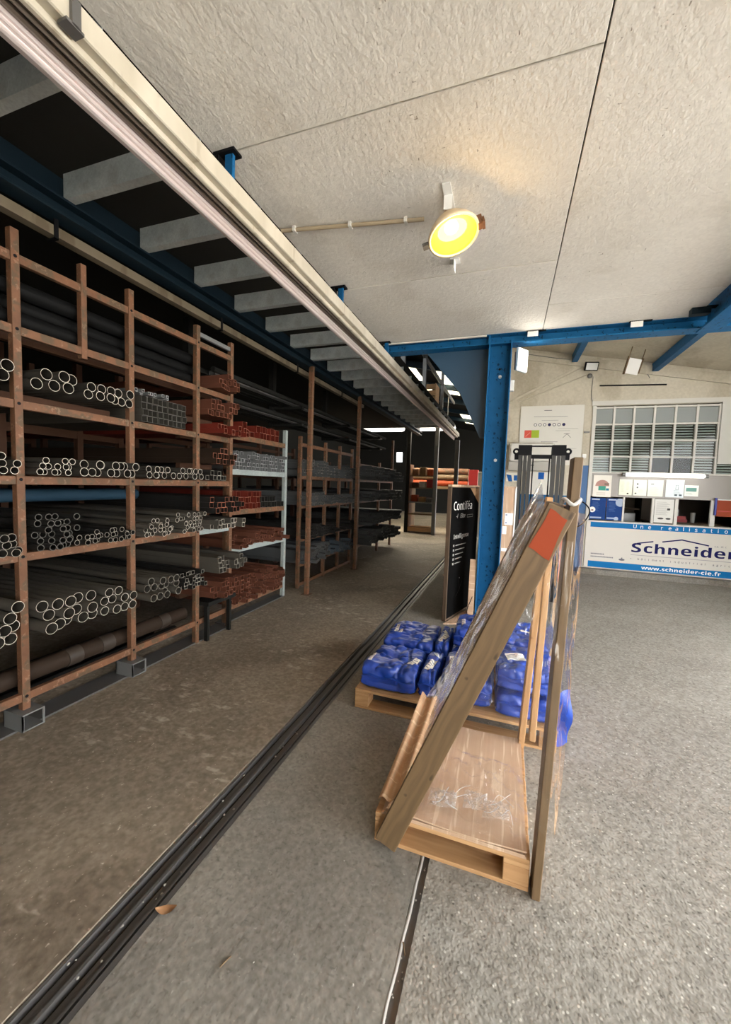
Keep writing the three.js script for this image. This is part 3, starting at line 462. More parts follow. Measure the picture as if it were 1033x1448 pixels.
// ------------------------------------------------------------------ pallets
function pallet(label, x0, x1, z0, z1, h, nTop, mat = M.woodPale) {   // z0 front (nearer), z1 back
  const g = tag(group('pallet', (x0 + x1) / 2, 0, (z0 + z1) / 2), label, 'pallet'), W = x1 - x0, D = z0 - z1, w2 = W / 2, d2 = D / 2;
  for (let i = 0; i < nTop; i++) { const bw = D / nTop * 0.8, z = d2 - bw / 2 - i * (D - bw) / (nTop - 1); mesh('top_board', rbox(-w2, w2, h - 0.02, h, z - bw / 2, z + bw / 2, 0.003, 1, 0), mat, g); }
  for (const x of W > 0.8 ? [-w2 + 0.05, 0, w2 - 0.05] : [-w2 + 0.05, w2 - 0.05]) { mesh('stringer_board', rbox(x - 0.05, x + 0.05, h - 0.041, h - 0.02, -d2, d2, 0.003, 1, 2), mat, g); for (const z of [-d2 + 0.06, 0, d2 - 0.06]) mesh('block', rbox(x - 0.05, x + 0.05, 0.018, h - 0.041, z - 0.06, z + 0.06, 0.004), mat, g); }
  for (const z of [-d2 + 0.06, 0, d2 - 0.06]) mesh('bottom_board', rbox(-w2, w2, 0, 0.018, z - 0.06, z + 0.06, 0.003, 1, 0), mat, g);
  return g;
}
pallet('small wooden pallet in the foreground under the cardboard and timber frame', -0.48, 0.165, -1.63, -2.43, 0.135, 5);
pallet('large wooden pallet under the blue bags', -0.95, 0.365, -2.6, -3.74, 0.14, 7);

// ------------------------------------------------------------------ blue bags
const n3 = (x, y, z, s) => (vn(x, y + z * 0.63, 4096, 4096, s) + vn(y + 31, z, 4096, 4096, s + 1) + vn(z + 57, x + y * 0.4, 4096, 4096, s + 2)) / 3 - 0.5;
function bagShape(L, H, W, s, narrow) {
  let g = new THREE.BoxGeometry(L, H, W, 48, 16, 48); g.deleteAttribute('uv'); g.deleteAttribute('normal'); g = mergeVertices(g, 1e-4);
  const p = g.attributes.position;
  for (let i = 0; i < p.count; i++) {
    let x = p.getX(i) / (L / 2), y = p.getY(i) / (H / 2), z = p.getZ(i) / (W / 2);
    const ex = Math.pow(Math.abs(x), 6), ez = Math.pow(Math.abs(z), 6), ey = Math.pow(Math.abs(y), 4);
    const top = 1 - 0.16 * ex - 0.14 * ez; y *= top; x *= 1 - 0.05 * ey - 0.02 * ez; z *= 1 - 0.05 * ey - 0.03 * ex;
    const X = x * L / 2, Y = y * H / 2, Z = z * W / 2;
    const rg = (f, o) => 1 - Math.abs(n3(X * f, Y * f, Z * f, s + o)) * 5; const w = n3(X * 7, Y * 7, Z * 7, s) * 0.03 - Math.max(0, rg(10, 9)) * 0.014 - Math.max(0, rg(22, 15)) * 0.01 + n3(X * 55, Y * 55, Z * 55, s + 21) * 0.006;
    const crease = -0.012 * Math.exp(-Math.pow((X - L * 0.22 + 0.015 * Math.sin(Z * 16 + s)) / 0.012, 2)) - 0.01 * Math.exp(-Math.pow((Z + W * 0.1 + 0.02 * Math.sin(X * 14 + s)) / 0.012, 2));
    const len = Math.hypot(X / L, Y / H, Z / W) + 1e-6, k = (w + crease) * (Y < -H * 0.3 ? 0.2 : 1);
    p.setXYZ(i, X + k * X / L / len, Math.max(-H / 2, Y + k * Y / H / len * 1.2), Z + k * Z / W / len);
  }
  g.computeVertexNormals(); return g;
}
function topAt(g, x, z) { const p = g.attributes.position; let best = 9, y = 0; for (let i = 0; i < p.count; i++) { if (p.getY(i) < 0.01) continue; const d = (p.getX(i) - x) ** 2 + (p.getZ(i) - z) ** 2; if (d < best) { best = d; y = p.getY(i); } } return y; }
function patch(g, cx, cz, w, d, turn) { const q = new THREE.PlaneGeometry(w, d, 6, 6); q.rotateX(-Math.PI / 2); q.rotateY(turn); q.translate(cx, 0, cz); const p = q.attributes.position; for (let i = 0; i < p.count; i++) p.setY(i, topAt(g, p.getX(i), p.getZ(i)) + 0.006); q.computeVertexNormals(); return q; }
const tBagPrint = (() => { const c = document.createElement('canvas'); c.width = 128; c.height = 64; const x = c.getContext('2d'); x.fillStyle = '#e8e6e0'; x.fillRect(0, 0, 128, 64); x.fillStyle = '#8f93a0'; for (let i = 0; i < 5; i++) x.fillRect(10, 8 + i * 11, 60 + (i * 37) % 48, 4); const t = new THREE.CanvasTexture(c); t.colorSpace = THREE.SRGBColorSpace; return t; })();
const bagLabel = std({ map: tBagPrint, roughness: 0.6 });
const bags = [
  [-0.93, -0.52, -2.62, -3.12, 0.14, 0.175, 'blue plastic bag at the front left corner of the pallet', [[-0.17, 0.06, 0.03, 0.2, 0.1], [0.15, 0.05, 0.045, 0.14, -0.3]]],
  [-0.93, -0.5, -3.15, -3.7, 0.14, 0.19, 'blue plastic bag at the rear left corner of the pallet', [[-0.15, 0.0, 0.03, 0.2, 0.12], [-0.1, 0.06, 0.025, 0.1, 0.1]]],
  [-0.515, -0.385, -2.64, -3.12, 0.14, 0.18, 'narrow dark blue bag with white label strips, second from the left in the front row', [[0.0, 0.06, 0.04, 0.17, -0.25], [0.01, -0.12, 0.03, 0.08, 0.4]]],
  [-0.495, -0.378, -3.15, -3.68, 0.14, 0.2, 'narrow dark blue bag with white label strips, second from the left in the rear row', [[0, 0.08, 0.035, 0.2, -0.2], [0.0, -0.04, 0.03, 0.1, 0.5]]],
  [-0.372, -0.02, -2.66, -3.14, 0.14, 0.2, 'blue bag in the middle of the front row, partly behind the timber frame', [[-0.12, 0.02, 0.03, 0.22, 0.1]]],
  [-0.37, -0.02, -3.17, -3.7, 0.14, 0.17, 'lower blue bag in the middle of the rear row', []],
  [-0.36, -0.02, -3.2, -3.72, 0.31, 0.16, 'upper blue bag in the middle of the rear row, nearest the blue column', [[-0.1, 0.05, 0.03, 0.16, 0.1]]],
  [-0.01, 0.36, -2.62, -3.14, 0.14, 0.17, 'lower blue bag at the front right corner, behind the clear film', []],
  [-0.01, 0.35, -2.63, -3.13, 0.31, 0.16, 'upper blue bag at the front right corner, behind the clear film', [[-0.06, 0.05, 0.12, 0.1, 0.2]]],
  [-0.01, 0.36, -3.17, -3.7, 0.14, 0.17, 'lower blue bag at the rear right corner of the pallet', []],
  [-0.01, 0.35, -3.18, -3.7, 0.31, 0.15, 'upper blue bag at the rear right corner of the pallet', [[0.05, 0.0, 0.12, 0.03, 0]]],
];
bags.forEach(([x0, x1, z0, z1, y, h, label, pts], i) => {
  const L = x1 - x0, W = z0 - z1, g = tag(group('plastic_bag', (x0 + x1) / 2, y + h / 2, (z0 + z1) / 2), label, 'bag', 'blue bags on the pallet');
  const b = bagShape(L, h, W, 300 + i * 23); mesh('bag_body', b, M.bag, g);
  for (const s of [-1, 1]) { const f = new THREE.BoxGeometry(L * 0.9, 0.004, 0.035, 16, 1, 2); const p = f.attributes.position; for (let k = 0; k < p.count; k++) p.setY(k, p.getY(k) + 0.008 * Math.sin(p.getX(k) * 40 + i)); f.computeVertexNormals(); f.translate(0, 0.015, s * (W / 2 - 0.004)); if (W > 0.3) mesh('seam_flap', f, M.bag, g); }
  for (const q of pts) mesh('paper_label', patch(b, ...q), bagLabel, g);
});
// corner of pale blue sheet hanging at the right of the stack
tag(mesh('loose_wrap', (() => { const g = new THREE.PlaneGeometry(0.1, 0.34, 6, 14); const p = g.attributes.position; for (let i = 0; i < p.count; i++) p.setZ(i, 0.02 * Math.sin(p.getY(i) * 22 + p.getX(i) * 30)); g.rotateY(0.5); g.translate(0.4, 0.2, -2.66); g.computeVertexNormals(); return g; })(), new THREE.MeshPhysicalMaterial({ color: lin(0.014, 0.055, 0.34), roughness: 0.35, side: THREE.DoubleSide, clearcoat: 0.4 })), 'loose blue wrap hanging off the right front corner of the bag pallet', 'wrap');

// ------------------------------------------------------------------ cardboard, timber frame and film on the front pallet
{
  const sheets = [[-0.45, 0.15, 0.135, 0.143, 'lowest'], [-0.44, 0.145, 0.1435, 0.151, 'middle'], [-0.43, 0.15, 0.1515, 0.158, 'topmost']];
  for (const [x0, x1, y0, y1, w] of sheets) { const g = new THREE.BoxGeometry(x1 - x0, y1 - y0, 0.76, 10, 1, 14); const p = g.attributes.position; const o = rnd() * 9; for (let i = 0; i < p.count; i++) { const X = p.getX(i), Z = p.getZ(i), e = Math.pow(Math.abs(Z) / 0.38, 6); p.setY(i, p.getY(i) + (w === 'topmost' ? 0.006 * (1 + Math.sin(X * 9 + o)) * e : 0)); } g.translate((x0 + x1) / 2, (y0 + y1) / 2, -2.01); tag(mesh('cardboard_sheet', uvm(g, 1, 0.2), M.card), `flat brown cardboard sheet on the front pallet, ${w} of the stack`, 'cardboard', 'cardboard sheets on the front pallet'); }
  // creased card folded up along the left side
  const g = new THREE.PlaneGeometry(1, 1, 22, 30), p = g.attributes.position;
  for (let i = 0; i < p.count; i++) { const u = p.getX(i) + 0.5, v = p.getY(i) + 0.5; const x = -0.478 + 0.2 * u + 0.05 * v, y = 0.17 + 0.06 * u + v * (0.13 - 0.05 * u) + 0.014 * Math.sin(u * 17 + v * 1.5) + 0.02 * Math.pow(v, 4) * (1 - u), z = -1.66 - 0.72 * v; p.setXYZ(i, x, y, z); }
  g.computeVertexNormals(); tag(mesh('folded_card', uvm(g, 1, 0, 2), std({ map: tCard, color: lin(1.0, 0.95, 0.86), roughness: 0.8, side: THREE.DoubleSide })), 'pale creased card folded up along the left side of the front pallet', 'cardboard');
}
const plank = (a, b, w, t) => bar(a, b, t, w, V(0, 1, 0.0001), 0.004);
{
  const g = tag(group('timber_frame', 0, 0, 0), 'brown plank trestle wrapped in clear film standing on the front pallet', 'frame');
  const inc = z => plank(V(-0.42, 0.03, z), V(0.188, 1.538, z), 0.098, 0.035);
  mesh('leaning_plank', inc(-1.605), M.woodBrown, g);
  mesh('leaning_plank', plank(V(-0.355, 0.15, -2.47), V(0.165, 1.5, -2.47), 0.098, 0.035), M.woodBrown, g);
  mesh('upright_plank', bar(V(0.19, 0.0, -1.655), V(0.232, 1.72, -1.655), 0.1, 0.032, V(1, 0, 0)), M.woodBrown, g);
  mesh('upright_plank', bar(V(0.15, 0.14, -2.4), V(0.215, 1.56, -2.4), 0.1, 0.032, V(1, 0, 0)), M.woodPale, g);
  mesh('upright_plank', bar(V(0.19, 0.3, -2.2), V(0.215, 1.4, -2.2), 0.07, 0.03, V(1, 0, 0)), M.woodPale, g);
  mesh('cross_plank', bar(V(0.222, 1.5, -1.71), V(0.21, 1.5, -2.35), 0.03, 0.08), M.woodBrown, g);
  // label under the film
  const a = Math.atan2(1.555, 0.54), q = new THREE.BoxGeometry(0.16, 0.08, 0.002, 6, 4); { const p = q.attributes.position; for (let i = 0; i < p.count; i++) p.setXY(i, p.getX(i) + 0.008 * Math.sin(p.getY(i) * 45), p.getY(i) * (0.95 - 0.12 * Math.sin(p.getX(i) * 20 + 0.6))); } q.rotateZ(a - 0.04); q.translate(0.148, 1.44, -1.5855); mesh('warning_tag', q, M.orange, g);
}
function film(name, corner, label, amp, s, nu = 34, nv = 34) {   // corner(u, v) -> point; wrinkled
  const g = new THREE.PlaneGeometry(1, 1, nu, nv), p = g.attributes.position;
  for (let i = 0; i < p.count; i++) { const u = p.getX(i) + 0.5, v = p.getY(i) + 0.5, c = corner(u, v); const e = Math.min(1, 6 * Math.min(u, 1 - u, v, 1 - v) + 0.25); const w = amp * e * (fbm(u * 0.999, v * 0.999, 5, 5, s, 4) - 0.5) * 2 + amp * 0.4 * e * Math.sin(u * 19 + v * 31 + 6 * fbm(u * 0.999, v * 0.999, 3, 3, s + 5, 2)) + amp * 0.5 * e * (1 - Math.abs(2 * fbm(u * 0.999, v * 0.999, 9, 7, s + 11, 2) - 1) * 3); p.setXYZ(i, c.x + w * c.n[0], c.y + w * c.n[1], c.z + w * c.n[2]); }
  g.computeVertexNormals(); return tag(mesh(name, g, M.film), label, 'film');
}
const P4 = (a, b, c, d, n) => (u, v) => { const k = (i) => (a[i] * (1 - u) + b[i] * u) * (1 - v) + (d[i] * (1 - u) + c[i] * u) * v; return { x: k(0), y: k(1), z: k(2), n }; };
const lerp = (a, b, t) => a + (b - a) * t;
film('clear_film', (u, v) => { const y = lerp(lerp(0.5, 0.3, u), lerp(1.52, 1.66, u), v), xf = -0.447 + (y - 0.095) * 0.408, xr = -0.245 + (y - 0.554) * 0.378; return { x: lerp(xf, xr, u), y, z: lerp(-1.6, -2.47, u), n: [-0.9, 0.4, 0.1] }; }, 'milky clear film stretched over the sloping left side of the timber frame', 0.014, 501, 60, 90);
film('clear_film', P4([0.245, 0.16, -1.58], [0.245, 0.16, -2.5], [0.262, 1.5, -2.5], [0.262, 1.52, -1.58], [1, 0, 0]), 'clear plastic film over the upright right side of the timber frame', 0.008, 511, 40, 80).material = M.filmClear;
film('clear_film', (u, v) => { const y = lerp(lerp(0.6, 0.3, u), 1.42, v); return { x: lerp(-0.327 + (y - 0.135) * 0.4, 0.2 + y * 0.02, u), y, z: -1.575, n: [0, 0, 1] }; }, 'clear plastic film across the open front of the timber frame', 0.008, 521, 60, 70).material = M.filmClear;
film('clear_film', P4([-0.42, 0.19, -1.62], [0.17, 0.19, -1.62], [0.15, 0.19, -2.1], [-0.3, 0.21, -2.1], [0, 1, 0]), 'crumpled clear film lying on the cardboard of the front pallet', 0.02, 531, 70, 60).material = M.filmClear;
film('clear_film', P4([-0.36, 0.25, -2.5], [0.2, 0.25, -2.5], [0.2, 0.95, -2.5], [-0.1, 0.95, -2.5], [0, 0, 1]), 'clear film closing the rear of the timber frame towards the bags', 0.02, 541, 60, 60).material = M.filmClear;
film('clear_film', P4([-0.44, 0.24, -2.36], [-0.3, 0.2, -2.36], [-0.14, 0.58, -2.4], [-0.25, 0.58, -2.4], [0, 0.3, 1]), 'bunched milky film hanging at the left rear of the timber frame', 0.03, 551, 40, 60);
for (const [x, z, w, sd] of [[-0.2, -1.73, 0.12, 561], [-0.06, -1.77, 0.1, 571], [0.03, -1.75, 0.11, 581]]) film('film_crumple', P4([x - w / 2, 0.2, z + 0.05], [x + w / 2, 0.2, z + 0.03], [x + w / 2, 0.205, z - 0.06], [x - w / 2, 0.205, z - 0.05], [0.2, 1, 0.2]), { 561: 'small crumpled tuft of film on the cardboard, nearest the leaning plank', 571: 'small crumpled tuft of film on the cardboard, middle one', 581: 'small crumpled tuft of film on the cardboard, right one' }[sd], 0.022, sd, 30, 30).material = M.filmTuft;
{ // folds where the film is gathered into thick pale strands
  const strand = (pts, r) => new THREE.TubeGeometry(new THREE.CatmullRomCurve3(pts.map(p => V(...p))), 30, r, 5);
  const g = tag(group('film_folds', 0, 0, 0), 'pale gathered folds of film over the cardboard and round the timber frame', 'film');
  const list = [];
  for (let i = 0; i < 8; i++) { const c = i % 2 ? [0.0, -1.76] : [-0.2, -1.74], x0 = c[0] + rr(-0.06, 0.06), z0 = c[1] + rr(-0.05, 0.05); list.push([[[x0, 0.2, z0], [x0 + rr(0.01, 0.05), 0.212, z0 - rr(-0.02, 0.05)], [x0 + rr(0.03, 0.1), 0.198, z0 + rr(-0.12, 0.05)]], rr(0.0008, 0.0016)]); }
  for (const [p, r] of list) mesh('fold', strand(p, r), M.filmFold, g);
}
{ // twisted film knot at the top
  const pts = []; for (let i = 0; i <= 20; i++) { const a = i / 20 * 6.283; pts.push(V(0.222 + 0.03 * Math.cos(a), 1.56 + 0.01 * Math.sin(a * 3), -1.655 + 0.066 * Math.sin(a))); }
  tag(mesh('film_knot', new THREE.TubeGeometry(new THREE.CatmullRomCurve3(pts, true), 60, 0.007, 7, true), M.filmFold), 'twisted roll of film round the top of the timber frame', 'film');
}
// ------------------------------------------------------------------ cartons beside the column
function canvasTex(w, h, draw) { const c = document.createElement('canvas'); c.width = w; c.height = h; const x = c.getContext('2d'); draw(x, w, h); const t = new THREE.CanvasTexture(c); t.colorSpace = THREE.SRGBColorSpace; t.anisotropy = 4; return t; }
const face = (w, h) => new THREE.PlaneGeometry(w, h);
{
  const A = V(-0.61, 0, -4.7), B = V(-0.36, 0, -5.58), d = B.clone().sub(A), L = d.length(), g = tag(group('black_carton', A.x, 0, A.z), 'tall black printed carton standing beside the blue column', 'carton');
  g.rotation.y = Math.atan2(-d.z, d.x);       // local x runs along the carton, local z is its printed side
  mesh('carton_body', rbox(0, L, 0, 1.6, -0.05, 0, 0.004), std({ color: lin(0.1, 0.065, 0.04), roughness: 0.85 }), g); mesh('carton_top', rbox(0, L, 1.6, 1.625, -0.05, 0.004, 0.004), M.card, g);
  const t = canvasTex(512, 1024, (x, w, h) => {
    x.fillStyle = '#060606'; x.fillRect(0, 0, w, h);
    x.fillStyle = '#b08a66'; x.beginPath(); x.moveTo(330, 0); x.lineTo(w, 0); x.lineTo(w, 130); x.fill();
    x.fillStyle = '#d8d6d0'; x.font = '92px sans-serif'; x.fillText('Contiféa', 36, 176);
    x.font = 'italic 46px sans-serif'; x.fillStyle = '#a9a7a1'; x.fillText('-l', 90, 240); x.fillText('Elise', 160, 240); x.strokeStyle = '#8a8882'; x.lineWidth = 3; x.strokeRect(290, 222, 110, 20);
    x.font = 'bold 48px sans-serif'; x.fillText('Intelligence', 60, 404);
    x.fillStyle = '#8d8b86'; for (let i = 0; i < 5; i++) { x.fillRect(60, 448 + i * 36, 22, 18); x.fillRect(100, 454 + i * 36, 190 - i * 22, 8); }
    x.strokeStyle = '#4a4a4a'; x.lineWidth = 3; x.beginPath(); x.moveTo(150, 880); x.lineTo(210, 830); x.lineTo(250, 770); x.moveTo(210, 830); x.lineTo(190, 740); x.stroke(); x.fillStyle = '#e0e0e0'; x.beginPath(); x.arc(200, 735, 4, 0, 7); x.fill();
  });
  const q = face(L - 0.02, 1.56); q.translate(L / 2, 0.81, 0.0015); mesh('printed_face', q, matte({ map: t, roughness: 0.85 }), g);
  const c = tag(group('brown_carton', -0.1, 0, -5.42), 'tall brown cardboard carton standing right behind the blue column', 'carton');
  mesh('carton_body', rbox(-0.14, 0.2, 0, 1.62, -0.05, 0.05, 0.004), M.card, c); mesh('edge_strip', lim(0.19, 0.207, 0.3, 1.625, 0.046, 0.058), M.white, c); mesh('edge_strip', lim(-0.14, 0.2, 1.605, 1.625, 0.046, 0.058), M.card, c);
  for (const [x0, x1, y0, y1] of [[0.08, 0.18, 1.14, 1.29], [0.06, 0.11, 1.02, 1.12], [0.06, 0.13, 0.8, 0.84]]) mesh('paper_label', lim(x0, x1, y0, y1, 0.05, 0.053), M.paper, c);
  for (const [y, w] of [[1.16, 0.02], [1.26, 0.02]]) mesh('label_print', lim(0.09, 0.11, y, y + 0.012, 0.053, 0.0535), std({ color: lin(0.06, 0.08, 0.3) }), c);
  tag(mesh('cardboard_strip', bar(V(-0.345, 0.0, -4.86), V(-0.345, 0.74, -4.92), 0.012, 0.07, V(1, 0, 0)), M.card), 'narrow cardboard strip leaning on the blue column in front of the black carton', 'cardboard');
  tag(mesh('cardboard_offcut', (() => { const sh = new THREE.Shape([[-0.62, 4.6], [-0.25, 4.78], [-0.34, 5.3], [-0.42, 5.25]].map(p => new THREE.Vector2(p[0], p[1]))); const q = new THREE.ExtrudeGeometry(sh, { depth: 0.012, bevelEnabled: false }); q.rotateX(-Math.PI / 2); q.translate(0, 0.001, 0); return uvm(q); })(), M.card), 'flat cardboard offcut on the floor at the foot of the black carton', 'cardboard');
  tag(mesh('cardboard_offcut', (() => { const sh = new THREE.Shape([[-1.02, 7.2], [-0.72, 6.2], [-0.6, 6.3], [-0.62, 7.3], [-0.8, 7.7]].map(p => new THREE.Vector2(p[0], p[1]))); const q = new THREE.ExtrudeGeometry(sh, { depth: 0.012, bevelEnabled: false }); q.rotateX(-Math.PI / 2); q.translate(0, 0.001, 0); return uvm(q); })(), M.card), 'pale cardboard piece on the floor left of the black carton', 'cardboard');
  tag(mesh('cable', cable([V(-0.33, 0.3, -4.86), V(-0.38, 0.12, -4.84), V(-0.35, 0.02, -4.8), V(-0.3, 0.01, -4.78)], 0.005), M.black), 'thin black cable curling down by the cardboard strip', 'cable');
}
// ------------------------------------------------------------------ office wall at the back right
const ZW = -8.85;
{
  const w = struct(group('wall_back'));
  const wall = (x0, x1, y0, y1) => mesh('wall_piece', lim(x0, x1, y0, y1, ZW - 0.1, ZW), M.wall, w);
  wall(-0.4, 1.46, 0, 5); wall(1.46, 5, 3.24, 5); wall(3.9, 5, 0, 3.24); mesh('counter_wall', lim(1.46, 3.9, 0, 1.02, ZW - 0.1, ZW), M.wall, w);
  mesh('glazing_board', lim(1.46, 3.9, 1.51, 1.96, ZW - 0.04, ZW - 0.02), std({ color: lin(0.26, 0.23, 0.2), roughness: 0.35 }), w);
  mesh('mullion', lim(1.46, 1.52, 1.02, 3.24, ZW - 0.05, ZW + 0.03), M.offWhite, w);
  for (const [x0, x1] of [[2.08, 2.11], [2.55, 2.59], [2.91, 2.96], [3.45, 3.52]]) mesh('mullion', lim(x0, x1, 1.03, 1.51, ZW - 0.04, ZW + 0.01), M.offWhite, w);
  mesh('wall_blue_dado', lim(-0.3, 1.33, 0, 1.5, ZW, ZW + 0.01), M.blue, w); mesh('blue_strip', lim(1.33, 1.455, 0, 2.1, ZW, ZW + 0.012), std({ color: lin(0.02, 0.1, 0.26), roughness: 0.5 }), w);
  // boards and battens on the gable
  for (const [a, b, t] of [[V(-0.1, 3.35, ZW + 0.012), V(1.3, 4.05, ZW + 0.012), 0.05], [V(0.1, 3.36, ZW + 0.012), V(1.36, 3.86, ZW + 0.012), 0.015]]) mesh('batten', bar(a, b, 0.024, t), M.wall, w);
  mesh('batten', bar(V(-0.2, roofY(-0.2) - 0.14, ZW + 0.02), V(4.8, roofY(4.8) - 0.14, ZW + 0.02), 0.04, 0.16), M.wall, w); mesh('lintel', lim(1.44, 4.2, 3.25, 3.33, ZW, ZW + 0.03), M.offWhite, w);
  // window of small panes with blinds behind
  const win = struct(group('window_1', 0, 0, ZW));
  const xs = [1.5, 1.825, 2.15, 2.475, 2.8, 3.125, 3.45, 3.75], ys = [1.97, 2.275, 2.58, 2.885, 3.2];
  for (const x of xs) mesh('window_frame', rbox(x - 0.018, x + 0.018, 1.96, 3.22, -0.03, 0.025, 0.003), M.offWhite, win);
  for (const y of ys) mesh('window_frame', rbox(1.48, 3.77, y - 0.016, y + 0.016, -0.028, 0.02, 0.003), M.offWhite, win);
  const slatG = uvm(new THREE.BoxGeometry(0.28, 0.002, 0.04).rotateX(0.75)), slatM = std({ color: lin(0.6, 0.61, 0.57), roughness: 0.5 });
  const paneG = new THREE.BoxGeometry(0.289, 0.273, 0.004), frost = std({ color: lin(0.25, 0.27, 0.26), roughness: 0.25 });
  for (let i = 0; i < 7; i++) for (let j = 0; j < 4; j++) {
    const cx = (xs[i] + xs[i + 1]) / 2, cy = (ys[j] + ys[j + 1]) / 2, p = mesh('pane', paneG, j === 3 ? frost : M.pane, win); p.position.set(cx, cy, -0.01); if (i === 6) p.scale.x = 0.9;
    if (j < 3 && !(j === 0 && (i === 3 || i === 4))) for (let k = 0; k < 6; k++) { const s = mesh('blind_slat', slatG, slatM, win); s.position.set(cx, cy - 0.125 + k * 0.048, -0.045); }
  }
  struct(mesh('counter_top', rbox(1.42, 3.95, 1.015, 1.04, ZW - 0.25, ZW + 0.05, 0.005), M.offWhite)).name = 'trim_1';
  struct(mesh('kerb', lim(1.4, 4.9, 0, 0.1, ZW, ZW + 0.16), std({ map: tScreed, roughness: 0.8 }))).name = 'trim_2';
  // office interior
  const o = struct(group('wall_office'));
  mesh('wall_piece', lim(0.9, 5, 0, 3.4, -11.7, -11.6), std({ color: lin(0.16, 0.13, 0.1), roughness: 0.9 }), o); mesh('wall_piece', lim(0.9, 1.0, 0, 3.4, -11.6, -8.95), std({ color: lin(0.2, 0.17, 0.14), roughness: 0.9 }), o); mesh('ceiling_piece', lim(0.9, 5, 3.35, 3.42, -11.7, -8.95), M.dark, o); mesh('wall_piece', lim(4.9, 5, 0, 3.35, -11.6, -8.95), M.dark, o);
  const sh = tag(group('office_shelf', 2.5, 0, -11.3), 'dark wooden shelf at the back of the office seen through the left hatch', 'shelf'); mesh('side', lim(-0.5, -0.46, 0, 1.8, -0.2, 0.2), M.dark, sh); mesh('side', lim(0.46, 0.5, 0, 1.8, -0.2, 0.2), M.dark, sh); for (const y of [0.3, 0.8, 1.2, 1.6]) mesh('board', lim(-0.46, 0.46, y, y + 0.03, -0.2, 0.2), M.woodBrown, sh);
  for (const [x, y, m, l] of [[2.25, 1.23, M.redPaint, 'red binder box on the office shelf'], [2.65, 1.63, M.orange, 'orange box on top of the office shelf']]) tag(mesh('storage_box', rbox(x - 0.14, x + 0.14, y, y + 0.14, -11.42, -11.2, 0.006), m), l, 'box');
  const ch = tag(group('office_chair', 2.24, 0, -9.6), 'office chair with a pale backrest behind the left hatch', 'chair'); mesh('seat', rbox(-0.24, 0.24, 0.42, 0.5, -0.24, 0.24, 0.03), M.dark, ch); mesh('backrest', rbox(-0.2, 0.2, 0.62, 1.2, 0.2, 0.24, 0.02), M.steelGrey, ch); mesh('stem', rod(V(0, 0.05, 0), V(0, 0.42, 0), 0.03), M.black, ch); mesh('base', [lim(-0.28, 0.28, 0, 0.05, -0.03, 0.03), lim(-0.03, 0.03, 0, 0.05, -0.28, 0.28)], M.black, ch); mesh('back_support', lim(-0.03, 0.03, 0.45, 0.7, 0.22, 0.26), M.black, ch);
  const dk = tag(group('office_desk', 3.35, 0, -9.9), 'dark office desk behind the right hatch', 'desk'); mesh('desktop', rbox(-0.6, 0.6, 1.0, 1.04, -0.3, 0.3, 0.006), M.woodBrown, dk); for (const x of [-0.56, 0.56]) mesh('side_panel', lim(x - 0.02, x + 0.02, 0, 1.0, -0.28, 0.28), M.dark, dk); mesh('front_panel', lim(-0.54, 0.54, 0.3, 1.0, 0.24, 0.26), M.dark, dk);
  tag(mesh('red_tray', [lim(3.12, 3.42, 1.04, 1.1, -9.8, -9.7), lim(3.12, 3.42, 1.1, 1.16, -9.8, -9.78)], M.redPaint), 'red letter tray on the office desk', 'tray'); tag(mesh('drinking_cup', new THREE.LatheGeometry([[0, 0], [0.035, 0], [0.042, 0.2], [0.038, 0.2], [0.032, 0.006], [0, 0.006]].map(p => new THREE.Vector2(...p)), 18).translate(3.52, 1.04, -9.75), M.offWhite), 'tall pale cup on the office desk', 'cup');
  tag(mesh('spray_bottle', new THREE.LatheGeometry([[0, 0], [0.03, 0], [0.03, 0.12], [0.012, 0.15], [0.012, 0.19], [0, 0.19]].map(p => new THREE.Vector2(...p)), 14).translate(3.25, 1.16, -9.74), M.white), 'small white bottle in the red tray', 'bottle');
}
// papers in the office front
const sheetMat = (draw, w = 256, h = 320) => matte({ map: canvasTex(w, h, draw), roughness: 0.7 }, 0.3);
function sheet(x0, x1, y0, y1, draw, label, z = ZW + 0.0, cat = 'notice', w = 256, h = Math.round(256 * (y1 - y0) / (x1 - x0))) {
  const g = tag(group('paper_notice', (x0 + x1) / 2, (y0 + y1) / 2, z), label, cat); const W = x1 - x0, H = y1 - y0;
  mesh('backing', lim(-W / 2, W / 2, -H / 2, H / 2, -0.012, -0.001), M.paper, g); mesh('print', face(W, H), sheetMat(draw, w, h), g); return g;
}
const fillBg = (x, c, w, h) => { x.fillStyle = c; x.fillRect(0, 0, w, h); };
sheet(1.56, 1.87, 1.5, 1.92, (x, w, h) => { fillBg(x, '#efe9df', w, h); x.fillStyle = '#b98f86'; x.beginPath(); x.arc(w * 0.5, h * 0.5, w * 0.38, 3.14, 6.28); x.fill(); x.fillStyle = '#4aa08c'; x.fillRect(w * 0.3, h * 0.5, w * 0.4, h * 0.2); x.fillStyle = '#2f7f9c'; x.fillRect(w * 0.72, h * 0.6, w * 0.16, h * 0.1); x.fillStyle = '#8b7468'; x.fillRect(w * 0.62, h * 0.36, w * 0.25, h * 0.1); x.fillStyle = '#c6beb4'; for (let i = 0; i < 3; i++) x.fillRect(w * 0.2, h * (0.8 + i * 0.05), w * 0.5, 5); }, 'tall poster with a building picture at the left of the office front', ZW - 0.005);
const lines = (x, w, n, y0, dy, c = '#8a8a80', x0 = 0.12, len = 0.7) => { x.fillStyle = c; for (let i = 0; i < n; i++) x.fillRect(w * x0, y0 + i * dy, w * len * (0.7 + 0.3 * ((i * 7) % 5) / 5), 4); };
